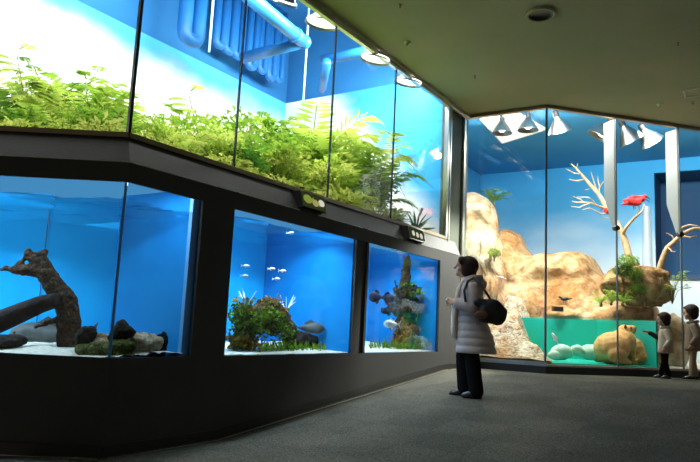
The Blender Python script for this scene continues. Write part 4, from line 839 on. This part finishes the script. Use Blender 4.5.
# middle aquarium
branchy('driftwood', [([(236, 352), (240, 335), (243, 318), (240, 308)], .075, .04), ([(243, 330), (256, 316), (268, 308), (280, 314), (288, 330), (292, 352)], .11, .07), ([(262, 312), (272, 316), (284, 322)], .15, .11), ([(250, 330), (246, 345), (238, 352)], .07, .05), ([(256, 325), (268, 312), (277, 330)], .12, .09), ([(268, 310), (272, 303), (276, 300)], .05, .03)], .42,
        'arched driftwood overgrown with moss in the middle aquarium', 'wood', .03, Fb, 'driftwood', .014, .05)
def moss(f, pts, w_, n, rad, leaf, m, label, name='moss_clump', grp_='plants in the aquariums', cat='water plant', el=.5):
    random.seed(len(pts)+n); b = MB(); base = inT(f, *pts[0], w_)
    for i in range(n):
        q = random.choice(pts); c_ = inT(f, q[0], q[1], w_)+V((random.gauss(0, rad*.5), random.gauss(0, rad*.4), random.gauss(0, rad*.4))); d = V((random.gauss(0, 1), random.gauss(0, 1)-.4, random.gauss(el, .8))).normalized(); sd = d.cross(V((random.gauss(0, 1), random.gauss(0, 1), .5))).normalized(); l = leaf*random.uniform(.5, 1.3)
        b.add([c_, c_+d*l*.5+sd*l*.3, c_+d*l, c_+d*l*.5-sd*l*.3], [(0, 1, 2, 3)])
    o = put(name, b, m, origin=base); return tag(o, label, cat, grp_)
moss(Fb, [(240, 312), (246, 318), (238, 322), (252, 322)], .32, 420, .10, .05, 'mossy', 'green moss tuft on the left horn of the arched driftwood'); moss(Fb, [(262, 318), (270, 322), (278, 326), (270, 314), (284, 336), (256, 332)], .28, 900, .11, .04, 'mossy', 'thick green moss over the crown of the arched driftwood')
moss(Fb, [(272, 305), (279, 312), (266, 310), (244, 306)], .36, 420, .09, .045, 'redmoss', 'amber moss along the top of the arched driftwood'); moss(Fb, [(236, 340), (244, 344), (252, 346)], .3, 260, .08, .05, 'redmoss', 'reddish moss at the foot of the arched driftwood')
def grass(f, u0, u1, v, w_, n, h, m, label):
    random.seed(int(u0)); b = MB(); base = inT(f, u0, v, w_)
    for i in range(n):
        p = inT(f, random.uniform(u0, u1), v+random.uniform(-2, 1), w_+random.uniform(-.12, .15)); a = random.uniform(0, 6.3); l = h*random.uniform(.5, 1.3); t_ = p+V((cos(a)*l*.5, sin(a)*l*.5, l)); sd = V((sin(a), -cos(a), 0))*.006; b.add([p-sd, p+sd, p.lerp(t_, .6)+sd*.8, t_, p.lerp(t_, .6)-sd*.8], [(0, 1, 2, 3, 4)])
    o = put('water_grass', b, m, origin=base); o['category'] = 'water plant'; o['label'] = label; o['group'] = 'plants in the aquariums'; return o
grass(Fb, 262, 325, 350, .22, 260, .07, 'mossy', 'short bright water grass along the front sand of the middle aquarium'); grass(Fb, 370, 440, 348, .2, 260, .08, 'mossy', 'short water grass on the floor of the furthest aquarium')
def sprig(f, u, v, w_, h, label, m='palefish'):
    P = inT(f, u, v, w_); random.seed(int(u)); b = MB()
    for i in range(7): a = random.uniform(0, 6.3); b.tube([P, P+V((cos(a)*.03, sin(a)*.03, h*.5)), P+V((cos(a)*.09, sin(a)*.09, h*random.uniform(.7, 1.1)))], [.006, .005, .002], 5)
    o = put('pale_sprig', b, m, origin=P, smooth=True); return tag(o, label, 'water plant', 'plants in the aquariums')
sprig(Fb, 246, 312, .3, .2, 'white feathery sprig at the upper left of the arched driftwood'); sprig(Fb, 286, 316, .5, .2, 'thin pale sprig rising behind the arched driftwood')
fish('catfish', inT(Fb, 311, 328, .45), .30, .15, 'greyfish', 'grey pale-bellied fish resting on the dark log in the middle aquarium', deep=.4)
branchy('driftwood', [([(296, 337), (310, 340), (326, 343), (334, 347)], .07, .05), ([(300, 345), (318, 347), (333, 349)], .05, .04)], .5, 'dark log under the grey fish in the middle aquarium', 'darkwood', .02, Fb, 'driftwood', .012, .03)
gt = 'tiny silver fish in the middle aquarium'
for u, v, lab in ((246, 266, 'tiny silver fish, leftmost of the middle aquarium'), (272, 269, 'tiny silver fish, upper one of the pair in mid-water'), (283, 271, 'tiny silver fish, right one of the pair in mid-water'), (277, 279, 'tiny silver fish just below the pair in mid-water'), (245, 276, 'tiny silver fish low on the left of the middle aquarium'), (349, 274, 'tiny silver fish, upper one near the right end'), (349, 283, 'tiny silver fish, lower one near the right end'), (291, 233, 'tiny silver fish alone near the surface')):
    fish('tetra', inT(Fb, u, v, .3), .07, .1+(u % 3)*.15, 'palefish', lab, gt, deep=.4)
# furthest aquarium
branchy('driftwood', [([(402, 350), (400, 335), (404, 318), (402, 300), (405, 285), (408, 268), (410, 252)], .09, .06), ([(405, 272), (414, 268), (424, 273), (430, 285), (430, 310), (428, 345)], .06, .055), ([(403, 318), (412, 322), (420, 312), (426, 306)], .05, .04), ([(404, 300), (398, 290), (395, 280)], .03, .012), ([(424, 273), (426, 262), (425, 252)], .04, .03), ([(400, 340), (392, 348), (388, 352)], .05, .02)], .5,
        'tall dark branching driftwood in the furthest aquarium', 'wood', .03, Fb, 'driftwood', .014, .04)
moss(Fb, [(398, 300), (402, 306), (393, 305), (408, 312), (398, 318), (412, 300), (404, 296)], .4, 260, .13, .1, 'plantd', 'purple-brown leaf cluster in the middle of the tall driftwood'); moss(Fb, [(412, 296), (408, 290), (418, 318), (424, 322), (414, 330), (405, 322)], .35, 300, .12, .08, 'plantg', 'green leaf cluster on the tall driftwood'); moss(Fb, [(400, 340), (410, 338), (396, 346), (420, 342), (414, 346)], .32, 260, .11, .07, 'redmoss', 'amber leaf cluster at the foot of the tall driftwood'); moss(Fb, [(432, 330), (430, 320), (434, 342)], .4, 160, .09, .08, 'plantg', 'green water plant at the right end of the furthest aquarium')
gd = 'dark round fish in the furthest aquarium'
for u, v, L, az, m, lab, dp in ((376, 297, .17, 2.9, 'darkfish', 'dark blue disc-shaped fish, leftmost of the furthest aquarium', .75), (388, 298, .18, .2, 'darkfish', 'dark blue disc-shaped fish beside the leftmost one', .6), (387, 311, .16, 3.2, 'darkfish', 'dark fish just below the pair at the left', .5), (391, 324, .2, 3.5, 'palefish', 'silver striped fish low in the furthest aquarium', .5), (421, 297, .16, 1.4, 'orangefish', 'small orange fish between the driftwood branches', .5), (414, 290, .16, .6, 'darkfish', 'dark fish upper right of the leaf cluster', .7)):
    fish('cichlid', inT(Fb, u, v, .28), L, az, m, lab, gd if m == 'darkfish' else None, deep=dp)
o = put('filter_pipe', MB().tube([inT(Fb, 436, 351, .4)+V((0, 0, .02)), inT(Fb, 436, 268, .4)+V((0, 0, .1))], .03, 12), simple('green_pipe', (.05, .35, .25), .4), smooth=True, origin=inT(Fb, 436, 351, .4)); tag(o, 'green upright pipe at the right end of the furthest aquarium', 'pipe')
# ================================================================== PEOPLE
def hand(b, w0, d, upv, S, curl=.6, thumb=1):
    """palm and five unequal fingers; w0 wrist, d pointing direction, upv back-of-hand normal"""
    d = V(d).normalized(); n_ = V(upv); n_ = (n_-d*n_.dot(d)).normalized(); sd = d.cross(n_)
    b.ell(w0+d*.045*S, (.036*S, .036*S, .05*S), Matrix((sd, n_, d)).transposed()@Matrix.Diagonal((1, .45, 1)), 12, 8)
    for i, (L, o_) in enumerate(((.068, -.027), (.078, -.009), (.073, .009), (.058, .027))):
        p = w0+d*.08*S+sd*o_*S; a = p+(d*cos(curl*.5)-n_*sin(curl*.5))*L*.45*S; e = a+(d*cos(curl*1.4)-n_*sin(curl*1.4))*L*.3*S; g = e+(d*cos(curl*2.1)-n_*sin(curl*2.1))*L*.25*S
        b.chain([p-d*.01*S, a, e, g], [.0088*S, .0082*S, .0076*S, .0065*S], 8)
    p = w0+d*.025*S-sd*.028*S*thumb; a = p+(d*.6-sd*.75*thumb-n_*.2).normalized()*.035*S; e = a+(d*.85-sd*.35*thumb-n_*.35).normalized()*.028*S
    b.chain([p, a, e], [.012*S, .0098*S, .0078*S], 8)
def person(name, P, rz, H, label, J, child=False):
    """J: joints in a local frame, x forward, y left, z up, in units of H"""
    th = thing(name, P, label, 'person', None, rz); q = lambda a: V(a)*H
    hr = .072 if not child else .093; b = MB(); hc = V(J['head'])*H; hr *= H
    tilt = J.get('tilt', 0); Rh = Matrix.Rotation(-tilt, 3, 'Y')@Matrix.Rotation(0, 3, 'Z'); hp = lambda x, y, z: hc+Rh@V((x*hr, y*hr, z*hr))
    # trunk
    b.cap(q(J['pelvis']), .068*H, q(J['chest']), .075*H)
    for sd in (-1, 1):
        b.cap(q(J['pelvis'])+V((0, sd*.035*H, 0)), .062*H, q(J['chest'])+V((0, sd*.05*H, -.02*H)), .058*H)
        s_ = 'l' if sd == 1 else 'r'
        b.chain([q(J['hip'+s_]), q(J['knee'+s_]), q(J['ank'+s_])], [.052*H, .036*H, .025*H]); a = q(J['ank'+s_]); b.cap(a+V((-.015*H, 0, -.02*H)), .024*H, a+V((.07*H, 0, -.028*H)), .018*H)
        b.chain([q(J['sh'+s_]), q(J['el'+s_]), q(J['wr'+s_])], [.032*H, .025*H, .017*H]); b.cap(q(J['chest'])+V((0, 0, .02*H)), .045*H, q(J['sh'+s_]), .034*H)
    b.cap(q(J['chest']), .04*H, hc-V((.1*hr, 0, .5*hr)), .033*H if not child else .028*H)
    # head with brow, nose, lips, chin, ears
    b.ell(hc+Rh@V((-.1*hr, 0, .18*hr)), (hr*.98, hr*.84, hr*.92), Rh, 20, 14); b.ell(hp(.12, 0, -.35), (hr*.74, hr*.66, hr*.74), Rh, 18, 12); b.cap(hp(.62, 0, -.86), .17*hr, hp(.3, 0, -.8), .3*hr)
    b.cap(hp(.84, 0, .02), .09*hr, hp(1.0, 0, -.3), .13*hr); b.cap(hp(.72, -.14, -.62), .09*hr, hp(.72, .14, -.62), .09*hr); b.cap(hp(.7, -.4, .16), .1*hr, hp(.7, .4, .16), .1*hr)
    for sd in (-1, 1): b.ell(hp(-.02, sd*.84, -.12), (.17*hr, .07*hr, .25*hr), Rh, 10, 8); b.ell(hp(.5, sd*.45, -.38), (.28*hr, .25*hr, .25*hr), Rh, 10, 8)
    hs = H/1.6*(1.0 if not child else 1.15)
    for s_, sg in (('l', 1), ('r', -1)): hand(b, q(J['wr'+s_]), J['hd'+s_], J.get('hn'+s_, (0, sg, .3)), hs, J.get('curl'+s_, .7), -sg if J.get('flip') else sg)
    put('body', b, 'skin', th, remesh=.0058 if not child else .0042, local=True)
    for sd in (-1, 1):
        put('eye', MB().ell(hp(.84, sd*.33, -.02), (.07*hr, .13*hr, .06*hr), Rh, 10, 7), 'black', th, smooth=True, local=True)
    put('mouth', MB().cap(hp(.80, -.16, -.63), .035*hr, hp(.80, .16, -.63), .035*hr), simple('lips', (.4, .12, .1), .5), th, smooth=True, local=True)
    return th, q, hp, hr, Rh
# --- woman
WP = on_floor(467, 396.5); WP.z = floor_z(WP.x, WP.y); H = 1.46
rzw = math.atan2(.12, -1.0)
J = dict(head=(.035, 0, .918), tilt=.22, pelvis=(-.005, 0, .53), chest=(-.015, 0, .77), hipl=(-.0, .05, .5), hipr=(0, -.05, .5), kneel=(-.025, .055, .28), kneer=(.03, -.055, .28), ankl=(-.055, .055, .045), ankr=(.02, -.055, .045),
    shl=(-.02, .105, .785), shr=(-.02, -.105, .785), ell=(-.02, .145, .63), elr=(.0, -.145, .63), wrl=(.105, .055, .655), wrr=(.11, -.035, .66), hdl=(.75, -.55, .35), hdr=(.75, .5, .35), hnl=(.2, .8, .5), hnr=(.2, -.8, .5), curll=.9, curlr=.8)
W, q, hp, hr, Rh = person('person', WP, rzw, H, 'woman in a pale quilted coat and black trousers looking up at the aquarium, shoulder bag', J)
b = MB(); b.ell(hp(-.3, 0, .3), (hr*1.05, hr*1.06, hr*.98), Rh, 22, 14); b.ell(hp(-.5, 0, -.3), (hr*.78, hr*.98, hr*.8), Rh, 20, 12)
for sd in (-1, 1): b.ell(hp(-.18, sd*.72, -.25), (hr*.55, hr*.32, hr*.72), Rh, 14, 10); b.ell(hp(.38, sd*.55, .55), (hr*.48, hr*.42, hr*.42), Rh, 12, 8)
b.ell(hp(.45, 0, .72), (hr*.45, hr*.6, hr*.32), Rh, 12, 8)
put('hair', b, 'hair', W, remesh=.009, smo=2, local=True)
def legs(th, q, J, H, m, r=(.062, .05, .046), hem=.045, rm=.009):
    b = MB()
    for s_ in 'lr': a = q(J['ank'+s_]); b.chain([q(J['hip'+s_])+V((0, 0, .03*H)), q(J['knee'+s_]), V((a.x-.005*H, a.y, hem*H+.02))], [r[0]*H, r[1]*H, r[2]*H], 16)
    b.cap(q(J['pelvis']), .085*H, q(J['pelvis'])+V((0, 0, .05*H)), .085*H); put('trousers', b, m, th, remesh=rm, local=True, smo=2)
def shoes(th, q, J, H, m, k_=1.):
    for s_ in 'lr':
        a = q(J['ank'+s_]); b = MB().loft([(.0015, a.x+.03*H, a.y, .072*H*k_, .028*H*k_), (.012, a.x+.031*H, a.y, .076*H*k_, .031*H*k_), (.028*H, a.x+.024*H, a.y, .068*H*k_, .03*H*k_), (.045*H, a.x+.004*H, a.y, .044*H*k_, .027*H*k_), (.06*H, a.x-.004*H, a.y, .032*H, .026*H)], 20)
        put('shoe', b, m, th, smooth=True, local=True)
legs(W, q, J, H, 'trouser', (.05, .054, .052), .03); shoes(W, q, J, H, 'shoe')
# quilted coat: stacked puffs flaring to the hem
secs = [(.305, -.060, .142, .142), (.42, -.045, .132, .132), (.50, -.03, .116, .12), (.58, -.018, .10, .112), (.66, -.014, .09, .11), (.74, -.014, .086, .118), (.79, -.014, .075, .118), (.825, -.01, .05, .07)]
def interp(z):
    for i in range(1, len(secs)):
        if z <= secs[i][0]: t = (z-secs[i-1][0])/(secs[i][0]-secs[i-1][0]); return [secs[i-1][k_]+(secs[i][k_]-secs[i-1][k_])*t for k_ in range(4)]
    return secs[-1]
b = MB(); rows = []; n_ = 84; b_hem = secs[0][0]
for i in range(n_+1):
    z = .305+(.825-.305)*i/n_; _, cx, rx, ry = interp(z); ph = ((z-.305)/.052) % 1; pf = 1+.055*(sin(pi*ph)**.6-.6); rows.append((z*H, cx*H, 0, rx*H*pf, ry*H*pf))
rows = [(.308*H, -.058*H, 0, .06*H, .06*H)]+rows
b.loft(rows, 48); put('coat', b, 'coat', W, smooth=True, local=True)
for s_, sg in (('l', 1), ('r', -1)):
    b = MB(); A_, E_, R_ = q(J['sh'+s_])-V((0, sg*.012*H, 0)), q(J['el'+s_]), q(J['wr'+s_]); pts = []; rr = []
    for i in range(37):
        t = i/36; p = A_.lerp(E_, t*2) if t < .5 else E_.lerp(R_, (t-.5)*2*.9); pts.append(p); rr.append((.056-.016*t)*H*(1+.07*(sin(pi*((t*7) % 1))**.6-.5)))
    b.tube(pts, rr, 20); put('sleeve', b, 'coat', W, smooth=True, local=True, smo=1)
b = MB(); ring = [V((cos(a)*.052*H-.022*H, sin(a)*.062*H, .835*H+.012*H*-cos(a))) for a in [2*pi*k_/18 for k_ in range(19)]]; b.tube(ring, [.026*H]*19, 12, False); b.ell(V((-.085, 0, .80))*H, (.04*H, .062*H, .045*H)); put('hood', b, 'coat', W, smooth=True, local=True)
b = MB(); b.loft([(.40*H, .095*H, .02*H, .014*H, .030*H), (.46*H, .105*H, .02*H, .022*H, .036*H), (.56*H, .104*H, .018*H, .024*H, .036*H), (.66*H, .092*H, .012*H, .022*H, .036*H), (.74*H, .078*H, .008*H, .02*H, .036*H), (.81*H, .05*H, 0, .022*H, .05*H), (.845*H, .025*H, 0, .025*H, .05*H)], 20); put('scarf', b, 'scarf', W, smooth=True, local=True)
# shoulder bag: its own thing
Rw = Matrix.Rotation(rzw, 3, 'Z'); g = lambda x, y, z: WP+Rw@V((x*H, y*H, z*H))
B_ = thing('shoulder_bag', g(-.13, .18, .52), 'slouchy black shoulder bag with a brown patch hanging behind the woman\'s elbow', 'bag')
b = MB(); b.ell(g(-.15, .185, .60), (.105*H, .045*H, .085*H), Rw@Matrix.Rotation(-.35, 3, 'Y'), 24, 16); b.ell(g(-.115, .185, .575), (.075*H, .045*H, .06*H), Rw, 20, 12); b.ell(g(-.18, .18, .575), (.07*H, .05*H, .065*H), Rw, 20, 12); b.cap(g(-.05, .18, .66), .035*H, g(-.16, .18, .645), .03*H)
o = put('bag_body', b, 'bag', B_, remesh=.012, smo=3); noisy(o, 'bag_folds', .03, .12)
b = MB(); b.tube([g(-.15, .185, .66), g(-.10, .175, .74), g(-.05, .14, .81), g(-.02, .118, .835), g(.02, .12, .81), g(.045, .15, .74), g(.035, .18, .66)], .009*H, 8); put('strap', b, 'bag', B_, smooth=True)
b = MB(); b.ell(g(-.07, .236, .575), (.045*H, .014*H, .028*H), Rw, 16, 10); put('leather_patch', b, 'bagp', B_, smooth=True)
# --- children
def kid(P, rz, H, label, J, coat, pants, sleeve, hairlong=0, shoe='black'):
    T, q, hp, hr, Rh = person('person', P, rz, H, label, J, True)
    b = MB(); b.ell(hp(-.24, 0, .28), (hr*1.04, hr*1.04, hr*.95), Rh, 20, 14); b.ell(hp(-.42, 0, -.3), (hr*.75, hr*.92, hr*(.7+hairlong)), Rh, 16, 10); b.ell(hp(.42, 0, .68), (hr*.42, hr*.62, hr*.3), Rh, 12, 8)
    for sd in (-1, 1): b.ell(hp(-.1, sd*.74, -.12), (hr*.48, hr*.26, hr*(.55+hairlong)), Rh, 12, 8)
    put('hair', b, 'hair', T, remesh=.008, smo=2, local=True)
    legs(T, q, J, H, pants, (.058, .044, .038), .04, .007); shoes(T, q, J, H, shoe, 1.05)
    b = MB(); r0 = [(.375, .112, .118), (.40, .118, .124), (.47, .112, .12), (.56, .10, .112), (.66, .096, .11), (.73, .086, .104), (.765, .055, .075)]
    b.loft([(.378*H, -.012*H, 0, .05*H, .05*H)]+[(z*H, -.012*H, 0, a*H, c_*H) for z, a, c_ in r0], 36); o = put('jacket', b, coat, T, smooth=True, local=True, sub=1)
    for s_, sg in (('l', 1), ('r', -1)):
        b = MB().chain([q(J['sh'+s_])-V((0, sg*.012*H, 0)), q(J['el'+s_]), q(J['el'+s_]).lerp(q(J['wr'+s_]), .88)], [.052*H, .045*H, .036*H], 16); put('sleeve', b, sleeve[s_], T, remesh=.007, smo=2, local=True)
    b = MB(); ring = [V((cos(a)*.062*H-.012*H, sin(a)*.07*H, .768*H-.01*H*cos(a))) for a in [2*pi*k_/16 for k_ in range(17)]]; b.tube(ring, [.022*H]*17, 10, False); put('collar', b, coat, T, smooth=True, local=True)
    return T
K = dict(head=(.015, 0, .892), tilt=-.05, pelvis=(0, 0, .43), chest=(-.005, 0, .68), hipl=(0, .045, .42), hipr=(0, -.045, .42), kneel=(.01, .05, .24), kneer=(-.005, -.05, .24), ankl=(-.03, .055, .05), ankr=(.055, -.055, .05),
    shl=(-.01, .105, .70), shr=(-.01, -.105, .70), ell=(-.045, .155, .57), elr=(.07, -.15, .62), wrl=(.03, .15, .47), wrr=(.19, -.12, .68), hdl=(.35, -.1, -.9), hdr=(.95, .1, .25), hnl=(.4, .9, 0), hnr=(0, -.4, .9), curll=.7, curlr=.25)
P = FD.p(FD.inv(at(665, 370, FD, -.28))[0], -.28, -.525)
kid(P, math.atan2(.22, -1.), .905, 'small child in a beige jacket pointing at the capybaras', K, 'kidcoat', 'trouser', dict(l='kidcoat', r='kiddark'), .15)
K2 = dict(K); K2.update(head=(.02, 0, .9), tilt=-.1, elr=(-.01, -.15, .56), wrr=(.04, -.14, .45), hdr=(.3, 0, -1), hnr=(.4, -.9, 0), curlr=.6, ankl=(.03, .055, .05), ankr=(-.03, -.055, .05))
P = FD.p(FD.inv(at(692, 370, FD, -.25))[0], -.27, -.525)
kid(P, math.atan2(.35, -1.), 1.03, 'taller child in a brown jacket and tan trousers at the right edge', K2, 'kidbrown', 'kidpants', dict(l='kidbrown', r='kidbrown'), .12)
# ------------------------------------------------------------------ colour management
sc = bpy.context.scene; sc.view_settings.view_transform = 'Standard'; sc.view_settings.look = 'None'
sc.view_settings.exposure = 0; sc.view_settings.gamma = 1
sc.cycles.max_bounces = 8; sc.cycles.transparent_max_bounces = 24; sc.cycles.sample_clamp_indirect = 6
